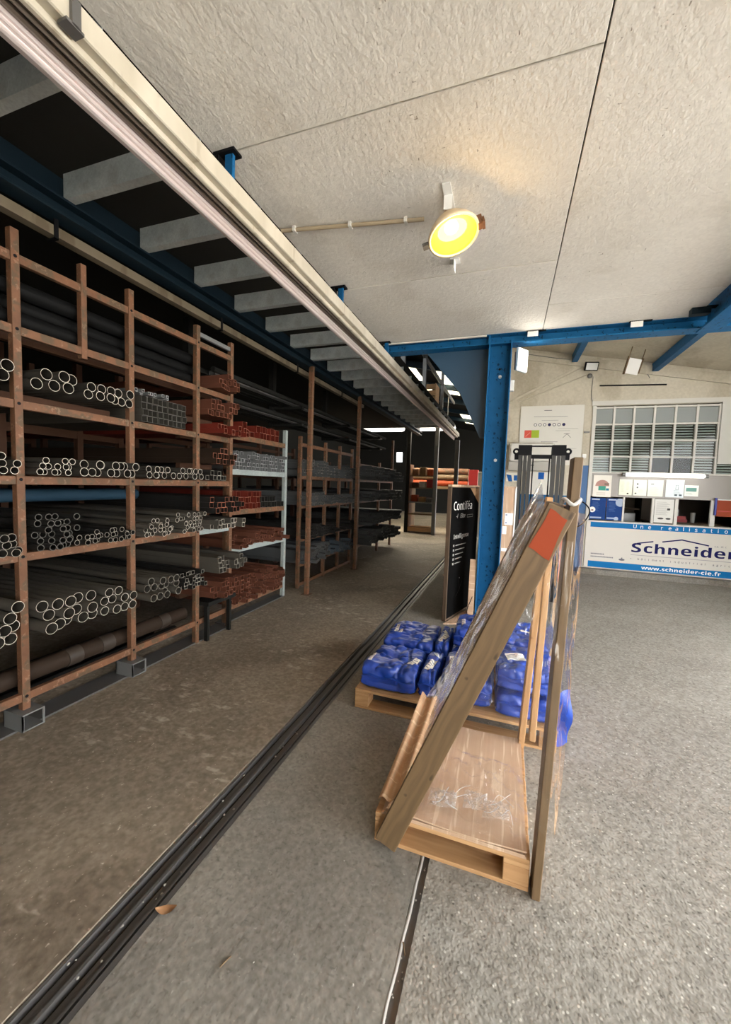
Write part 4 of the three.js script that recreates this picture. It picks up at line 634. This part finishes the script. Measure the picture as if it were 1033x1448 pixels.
sheet(2.0, 2.215, 1.55, 1.85, (x, w, h) => { fillBg(x, '#e6ead6', w, h); lines(x, w, 14, 50, 18, '#b9bda9', 0.15, 0.28); lines(x, w, 11, 50, 18, '#b9bda9', 0.55, 0.25); x.fillStyle = '#3a2a20'; x.fillRect(w * 0.62, h * 0.85, 34, 30); }, 'pale notice in a clear holder, left of three under the tube light', ZW - 0.005);
sheet(2.235, 2.45, 1.55, 1.845, (x, w, h) => { fillBg(x, '#eaeddc', w, h); x.fillStyle = '#4b4f58'; x.beginPath(); x.arc(w * 0.3, h * 0.26, 18, 0, 7); x.arc(w * 0.3, h * 0.48, 16, 0, 7); x.fill(); x.fillRect(w * 0.12, h * 0.82, 36, 26); lines(x, w, 4, h * 0.6, 20, '#c2c6b4', 0.4, 0.4); }, 'pale notice in a clear holder, middle of three under the tube light', ZW - 0.005);
sheet(2.465, 2.71, 1.545, 1.85, (x, w, h) => { fillBg(x, '#e9ecda', w, h); x.fillStyle = '#7b8288'; x.fillRect(w * 0.2, h * 0.22, 50, 18); lines(x, w, 8, h * 0.45, 20, '#d0d3c2', 0.15, 0.6); }, 'pale notice in a clear holder, right of three under the tube light', ZW - 0.005);
sheet(2.75, 3.03, 1.54, 1.86, (x, w, h) => { fillBg(x, '#dfe7ea', w, h); x.strokeStyle = '#5c7078'; x.lineWidth = 5; x.strokeRect(w * 0.55, h * 0.3, w * 0.14, h * 0.25); lines(x, w, 3, h * 0.6, 26, '#6f8790', 0.45, 0.4); x.fillStyle = '#4e5c64'; x.font = 'bold 40px sans-serif'; x.fillRect(w * 0.5, h * 0.82, 40, 26); x.fillRect(w * 0.75, h * 0.82, 40, 26); }, 'white sheet with drawings behind the bright tube light', ZW - 0.006);
sheet(3.04, 3.25, 1.57, 1.77, (x, w, h) => { fillBg(x, '#eef0ea', w, h); x.fillStyle = '#6f9a92'; x.fillRect(w * 0.1, h * 0.22, w * 0.75, h * 0.34); lines(x, w, 2, h * 0.7, 26, '#8fa7a2', 0.1, 0.6); }, 'white card with a green block right of the drawings', ZW - 0.004);
const bluePoster = (x, w, h) => { fillBg(x, '#1d3f7c', w, h); x.fillStyle = '#b6c0d4'; x.fillRect(w * 0.1, h * 0.04, w * 0.5, h * 0.06); lines(x, w, 7, h * 0.2, 26, '#6d88b5', 0.15, 0.5); x.fillStyle = '#9fb0c8'; x.fillRect(w * 0.06, h * 0.88, w * 0.7, h * 0.07); };
sheet(1.53, 1.8, 1.06, 1.48, (x, w, h) => { bluePoster(x, w, h); x.fillStyle = '#eceae4'; x.beginPath(); x.arc(w * 0.16, h * 0.55, w * 0.2, 0, 7); x.fill(); x.fillStyle = '#6d2f2a'; x.fillRect(w * 0.1, h * 0.55, 34, 20); }, 'dark blue leaflet with a white circle, left end of the counter', ZW - 0.0);
sheet(1.815, 2.08, 1.06, 1.48, (x, w, h) => { bluePoster(x, w, h); x.fillStyle = '#a8b4c8'; x.beginPath(); x.arc(w * 0.85, h * 0.18, w * 0.3, 0, 7); x.fill(); x.beginPath(); x.arc(w * 0.65, h * 0.93, w * 0.14, 0, 7); x.fill(); }, 'dark blue leaflet with a pale globe beside the left hatch', ZW - 0.0);
sheet(2.6, 2.9, 1.06, 1.5, (x, w, h) => { fillBg(x, '#d9d8d2', w, h); lines(x, w, 12, h * 0.12, 18, '#9a9994', 0.08, 0.75); x.fillStyle = '#4a4a48'; x.fillRect(w * 0.66, h * 0.38, 40, 30); x.beginPath(); x.ellipse(w * 0.35, h * 0.82, 40, 14, 0, 0, 7); x.ellipse(w * 0.75, h * 0.82, 34, 14, 0, 0, 7); x.fill(); }, 'white printed notice between the two office hatches', ZW - 0.0);
sheet(3.46, 4.3, 2.16, 3.25, (x, w, h) => { fillBg(x, '#cfcdc6', w, h); lines(x, w, 2, h * 0.3, 60, '#aaa79f', 0.2, 0.5); }, 'large white poster over the right end of the pane window', ZW + 0.06, 'poster');
{ // orange holder
  const g = tag(group('document_holder', 3.66, 1.38, ZW + 0.03), 'orange red document holder hung at the right hatch', 'holder'); mesh('panel', rbox(-0.14, 0.2, -0.15, 0.14, -0.01, 0.02, 0.005), M.orange, g); mesh('fold', lim(-0.14, 0.2, -0.06, -0.05, 0.02, 0.026), M.redPaint, g); mesh('paper_edge', lim(-0.13, 0.2, 0.12, 0.155, -0.008, 0.008), M.paper, g); mesh('blue_edge', lim(-0.17, -0.142, -0.13, 0.18, -0.01, 0.02), std({ color: lin(0.02, 0.03, 0.25), roughness: 0.5 }), g);
}
{ // banner
  const X0 = 1.49, X1 = 4.85, Y0 = 0.12, Y1 = 1.015, W = X1 - X0, H = Y1 - Y0, k = 2048 / W;
  const g = tag(group('sign_banner', (X0 + X1) / 2, (Y0 + Y1) / 2, ZW + 0.022), 'white Schneider banner with light blue bands below the office counter', 'banner');
  mesh('panel', lim(-W / 2, W / 2, -H / 2, H / 2, -0.022, 0), M.white, g);
  const t = canvasTex(2048, Math.round(H * k), (x, w, h) => {
    const px = m => (m - X0) * k, py = m => (Y1 - m) * k;
    fillBg(x, '#d2cdc3', w, h); x.fillStyle = '#056ba6'; x.fillRect(px(1.56), py(1.01), w, 0.098 * k); x.fillRect(px(1.56), py(0.245), w, 0.12 * k);
    x.fillStyle = '#f2f2ee'; x.font = `${0.1 * k}px sans-serif`; const L = 'Unerealisation', at = [0, 0.117, 0.244, 0.444, 0.564, 0.67, 0.785, 0.875, 0.967, 1.08, 1.2, 1.3, 1.4, 1.52]; for (let i = 0; i < L.length; i++) x.fillText(L[i], px(2.27 + at[i]), py(0.932));
    x.fillStyle = '#0a0a4c'; x.save(); x.translate(px(2.26), py(0.475)); x.font = `bold ${0.24 * k}px sans-serif`; const tw = x.measureText('chneider').width, sw = x.measureText('S').width; x.scale(1, 1);
    x.save(); x.scale(0.19 * k / sw, 1); x.fillText('S', 0, 0); x.restore(); x.save(); x.translate(0.2 * k, 0); x.scale(1.42 * k / tw, 1); x.fillText('chneider', 0, 0); x.restore(); x.restore();
    x.lineWidth = 0.022 * k; x.strokeStyle = '#0a0a4c'; x.beginPath(); x.moveTo(px(2.36), py(0.645)); x.lineTo(px(2.62), py(0.7)); x.stroke(); x.beginPath(); x.moveTo(px(2.76), py(0.705)); x.lineTo(px(3.06), py(0.765)); x.lineTo(px(3.47), py(0.69)); x.stroke();
    x.fillStyle = '#8e8c90'; x.fillRect(px(2.27), py(0.425), 1.65 * k, 0.008 * k);
    x.fillStyle = '#3a3a48'; x.font = `${0.052 * k}px sans-serif`; const s = '• bâtiment industriel agricole'; for (let i = 0; i < s.length; i++) x.fillText(s[i], px(2.27 + i * 0.058), py(0.33));
    x.fillStyle = '#f0f0ec'; x.font = `bold ${0.09 * k}px sans-serif`; const u = 'www.schneider-cie.fr', uw = x.measureText(u).width; x.save(); x.translate(px(2.46), py(0.158)); x.scale(1.22 * k / uw, 1); x.fillText(u, 0, 0); x.restore();
    x.fillStyle = '#6a6870'; for (let i = 0; i < 9; i++) { x.fillRect(px(1.6 + i * 0.026), py(0.4), 0.018 * k, 0.022 * k); } for (let i = 0; i < 15; i++) x.fillRect(px(1.6 + i * 0.026), py(0.345), 0.018 * k, 0.022 * k);
    x.beginPath(); x.ellipse(px(2.13), py(0.31), 0.05 * k, 0.02 * k, 0, 0, 7); x.fill(); x.fillRect(px(2.12), py(0.35), 0.02 * k, 0.02 * k);
    x.font = `${0.045 * k}px sans-serif`; x.fillText('s.a.  et  c', px(3.55), py(0.67));
  });
  const q = face(W, H); q.translate(0, 0, 0.001); mesh('print', q, matte({ map: t, roughness: 0.5 }, 0.25), g);
}
{ // large white wall poster behind the mast
  sheet(0.16, 1.31, 2.1, 3.27, (x, w, h) => {
    fillBg(x, '#d6d3cb', w, h); const X = f => f * w, Y = f => f * h;
    x.fillStyle = '#55535c'; x.fillRect(X(0.38), Y(0.075), X(0.12), 9); for (let i = 0; i < 28; i++) x.fillRect(X(0.22 + i * 0.019), Y(0.18), X(0.013), 7); for (let i = 0; i < 14; i++) x.fillRect(X(0.35 + i * 0.019), Y(0.245), X(0.013), 5);
    for (let i = 0; i < 7; i++) { x.strokeStyle = '#26243e'; x.fillStyle = i === 3 || i === 6 ? '#33305c' : '#e6e4de'; x.lineWidth = 9; x.beginPath(); x.arc(X(0.25 + i * 0.075), Y(0.32), X(0.021), 0, 7); x.fill(); x.stroke(); }
    x.fillStyle = '#cf5a4c'; x.fillRect(X(0.08), Y(0.41), X(0.115), Y(0.13)); x.fillStyle = '#9db23c'; x.fillRect(X(0.195), Y(0.41), X(0.125), Y(0.13)); x.strokeStyle = '#e4b8ac'; x.lineWidth = 5; x.beginPath(); x.moveTo(X(0.1), Y(0.52)); x.lineTo(X(0.17), Y(0.45)); x.stroke();
    x.fillStyle = '#77756f'; for (let i = 0; i < 16; i++) x.fillRect(X(0.62 + i * 0.019), Y(0.385), X(0.014), 5); for (let i = 0; i < 12; i++) x.fillRect(X(0.58 + i * 0.019), Y(0.42), X(0.014), 5);
    x.strokeStyle = '#4a4a4a'; x.lineWidth = 6; x.beginPath(); x.moveTo(X(0.7), Y(0.54)); x.lineTo(X(0.76), Y(0.475)); x.lineTo(X(0.82), Y(0.54)); x.moveTo(X(0.71), Y(0.475)); x.lineTo(X(0.8), Y(0.475)); x.stroke();
    x.fillStyle = '#44424a'; for (let i = 0; i < 12; i++) x.fillRect(X(0.36 + i * 0.022), Y(0.605), X(0.015), 8);
    x.fillStyle = '#9a9892'; x.fillRect(X(0.7), Y(0.72), X(0.22), 4); x.fillStyle = '#34325c'; x.fillRect(X(0.77), Y(0.79), X(0.035), 20); x.fillRect(X(0.815), Y(0.79), X(0.03), 20);
  }, 'large white poster with a row of dark circles on the gable wall', ZW + 0.03, 'poster', 1024, 1024);
  const u = tag(group('wall_heater', 0.4, 1.97, ZW + 0.012), 'white rounded wall unit behind the lifting mast', 'heater'); mesh('casing', rbox(-0.42, 0.42, 0.18, 0.55, 0.03, 0.24, 0.05), M.offWhite, u); mesh('lower_lid', rbox(-0.42, 0.42, 0.0, 0.18, 0.0, 0.2, 0.01), std({ color: lin(0.42, 0.4, 0.36), roughness: 0.6 }), u); mesh('slot', lim(-0.05, 0.06, 0.1, 0.115, 0.2, 0.204), M.black, u);
  sheet(0.34, 0.84, 1.5, 1.955, (x, w, h) => { fillBg(x, '#d9d6ce', w, h); x.fillStyle = '#1f56a0'; x.fillRect(w * 0.44, h * 0.02, w * 0.22, h * 0.3); lines(x, w, 2, h * 0.86, 12, '#b8b5ae', 0.1, 0.1); }, 'white board with a blue square below the wall unit', ZW + 0.025, 'board');
  sheet(-0.05, 0.2, 1.75, 1.93, (x, w, h) => { fillBg(x, '#e2ddcf', w, h); x.fillStyle = '#245c9c'; x.beginPath(); x.moveTo(0, h * 0.2); x.lineTo(w * 0.4, h * 0.3); x.lineTo(w * 0.5, h); x.lineTo(w * 0.2, h); x.fill(); x.fillRect(w * 0.6, h * 0.3, w * 0.4, h * 0.6); }, 'small blue and white notice beside the wall board', ZW + 0.025);
  const s = tag(group('switch_box', 1.24, 1.32, ZW + 0.012), 'white switch box with cables left of the banner', 'switch'); mesh('casing', rbox(-0.07, 0.07, -0.28, 0.28, 0, 0.08, 0.008), M.white, s); mesh('button', lim(-0.02, 0.02, 0.1, 0.16, 0.08, 0.086), M.black, s); mesh('button', lim(-0.03, 0.03, -0.02, 0.0, 0.08, 0.086), M.black, s);
  tag(mesh('cable', cable([V(1.2, 1.3, ZW + 0.1), V(1.34, 1.4, ZW + 0.14), V(1.5, 1.25, ZW + 0.15), V(1.46, 1.06, ZW + 0.14), V(1.3, 0.9, ZW + 0.12), V(1.22, 1.02, ZW + 0.1)], 0.013), M.black), 'black cable loop hanging at the white switch box', 'cable');
  tag(mesh('socket', rbox(1.33, 1.43, 2.73, 2.76, ZW, ZW + 0.03, 0.005), M.steelGrey), 'small grey wall bracket between poster and window', 'bracket'); tag(mesh('socket', rbox(1.33, 1.4, 2.24, 2.32, ZW + 0.001, ZW + 0.03, 0.008), M.white), 'small white wall socket right of the poster', 'socket');
  const f = tag(group('sensor_floodlight', 1.36, 3.94, ZW + 0.012), 'black framed sensor floodlight high on the gable wall', 'light'); mesh('arm', lim(-0.02, 0.02, -0.03, 0.03, 0, 0.1), M.black, f); const hd = new THREE.Group(); hd.name = 'lamp_head'; hd.position.set(0, 0.02, 0.13); hd.rotation.set(0.35, 0.2, -0.08); f.add(hd); mesh('housing', rbox(-0.12, 0.12, -0.08, 0.08, -0.03, 0.02, 0.01), M.black, hd); mesh('lens_glass', lim(-0.1, 0.1, -0.062, 0.062, 0.02, 0.024), std({ color: lin(0.55, 0.55, 0.53), roughness: 0.2 }), hd); mesh('sensor', new THREE.SphereGeometry(0.045, 16, 10).translate(0, -0.13, 0.02), M.steelGrey, f);
  tag(mesh('wall_bar', bar(V(1.54, 3.62, ZW + 0.02), V(2.62, 3.59, ZW + 0.02), 0.02, 0.025), M.black), 'straight black bar on the wall above the pane window', 'bar');
  for (const [pts, l] of [[[V(1.42, 3.8, ZW + 0.012), V(1.42, 3.4, ZW + 0.012), V(1.47, 3.25, ZW + 0.012)], 'grey cable running from the sensor floodlight down to the window'], [[V(1.7, 4.02, ZW + 0.012), V(2.0, 3.92, ZW + 0.012), V(2.3, 3.8, ZW + 0.012), V(2.35, 3.72, ZW + 0.012)], 'loose grey cable on the gable above the black bar']]) tag(mesh('cable', cable(pts, 0.006, 24), M.steelGrey), l, 'cable');
  tag(mesh('cable', cable([V(0.1, 4.3, ZW + 0.12), V(0.8, 4.17, ZW + 0.05), V(1.3, 4.08, ZW + 0.03), V(1.34, 4.0, ZW + 0.06)], 0.006, 24), M.steelGrey), 'grey cable slung along the gable to the sensor floodlight', 'cable');
  const lp = tag(group('hanging_board', 1.92, 3.78, -8.2), 'tilted white panel with brown edges hanging under the sloping roof', 'panel'); lp.rotation.set(0.2, 0.3, -0.2); mesh('panel', rbox(-0.11, 0.11, -0.13, 0.13, -0.01, 0.01, 0.004), M.white, lp); mesh('edge', lim(-0.13, -0.11, -0.15, 0.15, -0.02, 0.02), M.woodBrown, lp); mesh('edge', lim(0.11, 0.13, -0.1, 0.15, -0.02, 0.02), M.woodBrown, lp); mesh('hanger', [lim(-0.12, -0.11, 0.13, 0.36, -0.005, 0.005), lim(0.11, 0.12, 0.13, 0.33, -0.005, 0.005)], M.woodBrown, lp);
}
// tube light over the counter
{
  const g = tag(group('tube_light', 2.675, 1.935, ZW + 0.1), 'glowing white tube light over the office counter', 'light');
  mesh('diffuser_tube', new THREE.CapsuleGeometry(0.034, 1.17, 6, 14).rotateZ(Math.PI / 2), M.tube, g); mesh('end_cap', rod(V(-0.66, 0, 0), V(-0.61, 0, 0), 0.036), M.steelGrey, g); mesh('end_cap', rod(V(0.61, 0, 0), V(0.66, 0, 0), 0.036), M.steelGrey, g); mesh('base', lim(-0.64, 0.64, 0.0, 0.05, -0.09, -0.03), M.offWhite, g);
  const a = new THREE.RectAreaLight(lin(1, 0.97, 0.88), 2.4, 1.2, 0.06); a.position.set(2.675, 1.89, ZW + 0.12); a.lookAt(2.675, 1.0, ZW + 0.6); scene.add(a);
}
// bright lamp on the column
{
  const g = tag(group('column_lamp', 0.0, 3.08, -5.1), 'bright white lamp fixed to the right side of the blue column', 'light'); g.rotation.y = -0.6; g.position.set(0.03, 3.08, -5.06);
  mesh('bracket', lim(-0.03, 0.02, -0.1, 0.1, -0.03, 0.03), M.steelGrey, g); mesh('housing', rbox(0.02, 0.05, -0.13, 0.13, -0.1, 0.08, 0.006), M.galv, g); mesh('lamp_panel', lim(0.05, 0.062, -0.12, 0.12, -0.09, 0.07), M.tube, g);
  const a = new THREE.RectAreaLight(lin(1, 0.93, 0.8), 8, 0.16, 0.24); a.position.set(0.075, 3.08, -5.0); a.lookAt(0.65, 3.0, -4.2); scene.add(a);
  tag(mesh('column_switch', rbox(-0.042, 0.0, 2.72, 2.84, -5.0, -4.95, 0.005), M.offWhite), 'small cream box on the blue column below the bright lamp', 'switch');
}
// ------------------------------------------------------------------ lifting truck
{
  const g = tag(group('lifting_truck', 0.47, 0, -6.95), 'lifting truck with a tall black steel mast in front of the gable wall', 'truck');
  for (const s of [-1, 1]) {
    const c = s * 0.245;
    mesh('mast_channel', [lim(c - 0.095, c - 0.045, 0.06, 2.29, -0.05, 0.05), lim(c - 0.045, c - 0.03, 0.06, 2.29, -0.05, -0.03)], M.mast, g); mesh('mast_channel', [lim(c + 0.045, c + 0.095, 0.06, 2.29, -0.05, 0.05), lim(c - 0.02, c + 0.03, 0.06, 2.22, -0.02, 0.03)], M.mast, g);
    mesh('mast_cap', lim(c - 0.1, c + 0.1, 2.14, 2.3, -0.055, 0.056), M.black, g);
    const e = mesh('lifting_eye', new THREE.TorusGeometry(0.038, 0.016, 8, 20).translate(s * 0.375, 2.2, 0.02), M.black, g); mesh('lifting_eye_plate', lim(s * 0.37 - 0.03, s * 0.37 + 0.03, 2.07, 2.16, -0.02, 0.03), M.black, g);
  }
  mesh('top_bar', lim(-0.15, 0.15, 2.275, 2.295, -0.03, 0.03), M.black, g); mesh('cross_bar', lim(-0.15, 0.15, 2.09, 2.15, -0.04, 0.03), M.black, g); mesh('chain', [lim(-0.13, -0.11, 0.5, 2.1, 0.0, 0.015), lim(0.11, 0.13, 0.5, 2.1, 0.0, 0.015)], M.black, g);
  mesh('body', rbox(-0.38, 0.46, 0.1, 1.05, -0.85, -0.12, 0.05), M.redPaint, g); mesh('battery_cover', rbox(-0.12, 0.2, 1.05, 1.36, -0.5, -0.3, 0.04), M.steelGrey, g);
  mesh('tiller_arch', new THREE.TorusGeometry(0.13, 0.022, 8, 24, Math.PI).translate(0.05, 1.3, -0.25), M.black, g); mesh('side_frame', rbox(0.42, 0.52, 0.0, 1.3, -0.4, -0.1, 0.01), std({ color: lin(0.14, 0.12, 0.1), roughness: 0.6 }), g);
  for (const s of [-0.42, 0.5]) mesh('wheel', new THREE.CylinderGeometry(0.1, 0.1, 0.08, 20).rotateZ(Math.PI / 2).translate(s, 0.1, 0.02), M.black, g); mesh('fork', lim(-0.3, -0.16, 0.04, 0.1, 0.06, 0.9), M.black, g); mesh('fork', lim(0.16, 0.3, 0.04, 0.1, 0.06, 0.9), M.black, g); mesh('carriage', lim(-0.34, 0.34, 0.06, 0.45, 0.05, 0.09), M.black, g);
}
// ------------------------------------------------------------------ far end of the hall
{
  for (const [x, z, h, m, l] of [[-3.2, -13.25, 3.6, M.dark, 'dark post at the left of the far shelf'], [-2.22, -12.95, 3.7, M.steelGrey, 'grey steel post at the right of the far shelf'], [-1.5, -12.35, 3.0, M.steelGrey, 'grey post carrying the far end of the door track'], [-1.5, -8.2, 0, null, '']]) if (m) tag(mesh('far_post', rbox(x - 0.06, x + 0.06, 0, h, z - 0.06, z + 0.06, 0.005), m), l, 'post');
  const g = tag(group('far_shelf', -2.72, 0, -13.45), 'wooden shelf unit at the end of the aisle', 'shelf');
  for (const x of [-0.42, 0.42]) mesh('upright', lim(x - 0.025, x + 0.025, 0, 2.3, -0.25, 0.25), M.rust, g);
  for (const [y, m] of [[0.06, M.woodPale], [0.62, M.woodBrown], [1.02, M.steelGrey], [1.5, M.woodBrown], [1.9, M.woodBrown]]) mesh('shelf_board', lim(-0.4, 0.4, y, y + (y < 0.1 ? 0.14 : 0.035), -0.25, 0.28), m, g);
  let k = 0; const cols = [M.orange, M.woodPale, M.steelGrey, M.rust, M.offWhite, M.redPaint, M.rust, M.woodBrown], cn = ['orange', 'pale brown', 'grey', 'rusty', 'off-white', 'red', 'reddish', 'brown'];
  for (const [y, w] of [[1.055, 'third'], [1.535, 'fourth'], [1.935, 'top']]) for (let i = 0; i < 3; i++) { const c = k++ % 8, x = -2.72 - 0.25 + i * 0.25; tag(mesh('storage_box', rbox(x - 0.1, x + 0.1, y, y + rr(0.12, 0.28), -13.6, -13.3, 0.01), cols[c]), `${cn[c]} box on the ${w} board of the far shelf`, 'box'); }
  // heap of long stock at the far right and crates
  for (let i = 0; i < 9; i++) { const m = tag(mesh('roll', new THREE.CylinderGeometry(0.11, 0.11, 2.2, 14).rotateZ(Math.PI / 2), [M.orange, M.offWhite, M.rust, M.woodBrown][i % 4]), ['orange', 'white', 'rusty', 'brown'][i % 4] + ' roll in the stack behind the far shelf, ' + ['bottom', 'middle', 'upper'][Math.floor(i / 3)] + ' row', 'roll', 'rolls behind the far shelf'); m.position.set(-2.5, 0.112 + Math.floor(i / 3) * 0.225 + 1.6, -15.15 - (i % 3) * 0.23); }
  tag(mesh('roll_stand', [lim(-3.6, -1.4, 1.5, 1.6, -15.9, -15.0), lim(-3.6, -3.5, 0, 1.5, -15.9, -15.0), lim(-1.5, -1.4, 0, 1.5, -15.9, -15.0)], M.woodBrown), 'wooden stand under the stacked rolls behind the far shelf', 'stand');
  for (const [x, z, w, h, m, l] of [[-1.15, -14.5, 0.3, 1.2, M.redPaint, 'tall red cabinet at the far right of the hall'], [-0.75, -13.5, 0.35, 1.1, M.offWhite, 'white cabinet at the far right of the hall']]) tag(mesh('cabinet', [rbox(x - w / 2, x + w / 2, 1.0, 1.0 + h, z - 0.2, z + 0.2, 0.01), lim(x - w / 2, x + w / 2, 0, 1.0, z - 0.2, z + 0.2)], m), l, 'cabinet');
  // stored things on the storage deck
  const cr = tag(group('crate', -1.95, 3.52, -9.6), 'wooden crate on the storage deck below the skylight', 'crate'); for (let i = 0; i < 3; i++) mesh('slat', rbox(-0.26, 0.26, 0.02 + i * 0.14, 0.14 + i * 0.14, 0.24, 0.26, 0.003), M.woodPale, cr); for (const s of [-1, 1]) mesh('side', lim(s * 0.25 - 0.01, s * 0.25 + 0.01, 0, 0.44, -0.24, 0.24), M.woodPale, cr); mesh('bottom', lim(-0.24, 0.24, 0, 0.02, -0.24, 0.24), M.woodPale, cr);
  for (const [x, z, l] of [[-1.7, -6.4, 'nearest dark post on the edge of the storage deck'], [-1.68, -8.0, 'second dark post on the edge of the storage deck'], [-1.68, -10.2, 'third dark post on the edge of the storage deck']]) tag(mesh('deck_post', lim(x - 0.035, x + 0.035, 3.52, roofY(x) - 0.02, z - 0.035, z + 0.035), M.steelGrey), l, 'post');
  tag(mesh('deck_rail', lim(-1.7, -1.66, 4.1, 4.16, -12.5, -6.4), M.steelGrey), 'grey guard rail along the edge of the storage deck', 'rail');
  // fluorescent lights
  for (const [x, y, z, l] of [[-2.6, 3.62, -14.2, 'glowing long tube light at the end of the aisle'], [-4.2, 3.5, -13.4, 'glowing tube light at the far left end of the racks']]) {
    const t = tag(group('hall_tube_light', x, y, z), l, 'light'); mesh('diffuser_tube', new THREE.CapsuleGeometry(0.085, 1.4, 6, 12).rotateZ(Math.PI / 2), M.tube, t); mesh('base', lim(-0.76, 0.76, 0.07, 0.11, -0.06, 0.06), M.offWhite, t); mesh('hanger', [lim(-0.5, -0.48, 0.09, roofY(x) - y - 0.02 + 0.08, -0.01, 0.01), lim(0.48, 0.5, 0.09, roofY(x) - y - 0.12, -0.01, 0.01)], M.steelGrey, t);
    const a = new THREE.RectAreaLight(lin(1, 0.9, 0.72), 110, 1.3, 0.1); a.position.set(x, y - 0.1, z); a.lookAt(x, 0, z); scene.add(a);
  }
}
// ------------------------------------------------------------------ small things on the floor
{
  tag(mesh('dry_leaf', (() => { const g = new THREE.PlaneGeometry(0.075, 0.034, 10, 6), p = g.attributes.position; for (let i = 0; i < p.count; i++) { const u = p.getX(i) / 0.0375, v = p.getY(i); p.setXYZ(i, p.getX(i), 0.006 + 0.012 * u * u + 6 * v * v, v * (1 - u * u * 0.9)); } g.computeVertexNormals(); g.rotateY(0.5); g.translate(-1.1, 0.002, -1.06); return g; })(), std({ color: lin(0.32, 0.17, 0.08), roughness: 0.7, side: THREE.DoubleSide })), 'curled brown dry leaf beside the floor track', 'leaf');
  for (const [x, z, a, l] of [[-0.794, -1.01, 1.9, 'thin dark twig on the grey screed'], [-0.25, -1.26, 1.2, 'brown twig lying in the floor joint']]) tag(mesh('twig', cable([V(x - 0.02 * Math.cos(a), 0.004, z - 0.02 * Math.sin(a)), V(x, 0.006, z), V(x + 0.022 * Math.cos(a), 0.004, z + 0.02 * Math.sin(a))], 0.0025, 10), M.woodBrown), l, 'twig');
  const crumbs = []; const cg = new THREE.IcosahedronGeometry(1, 0);
  const cr = (n, f) => { for (let i = 0; i < n; i++) { const [x, y, z, s] = f(); const q = cg.clone(); q.scale(s, s * 0.6, s * rr(0.6, 1.3)); q.rotateY(rnd() * 6); q.translate(x, y, z); crumbs.push(q); } };
  cr(46, () => [rr(-1.28, -1.13), -0.012, rr(-2.2, -0.5), rr(0.003, 0.007)]); cr(30, () => [rr(-1.1, -0.3), 0.002, rr(-3, -0.6), rr(0.002, 0.005)]); cr(60, () => [rr(-0.2, 1.6), 0.003, rr(-3, -0.7), rr(0.002, 0.006)]); cr(26, () => [rr(-0.262, -0.235), -0.008, rr(-1.6, -0.7), rr(0.002, 0.005)]);
  const m = mesh('floor_crumbs', crumbs, std({ color: lin(0.34, 0.32, 0.28), roughness: 0.9 })); m.userData.kind = 'stuff'; tag(m, 'scattered pale grit and crumbs on the concrete floor', 'grit');
}
renderer.render(scene, camera);
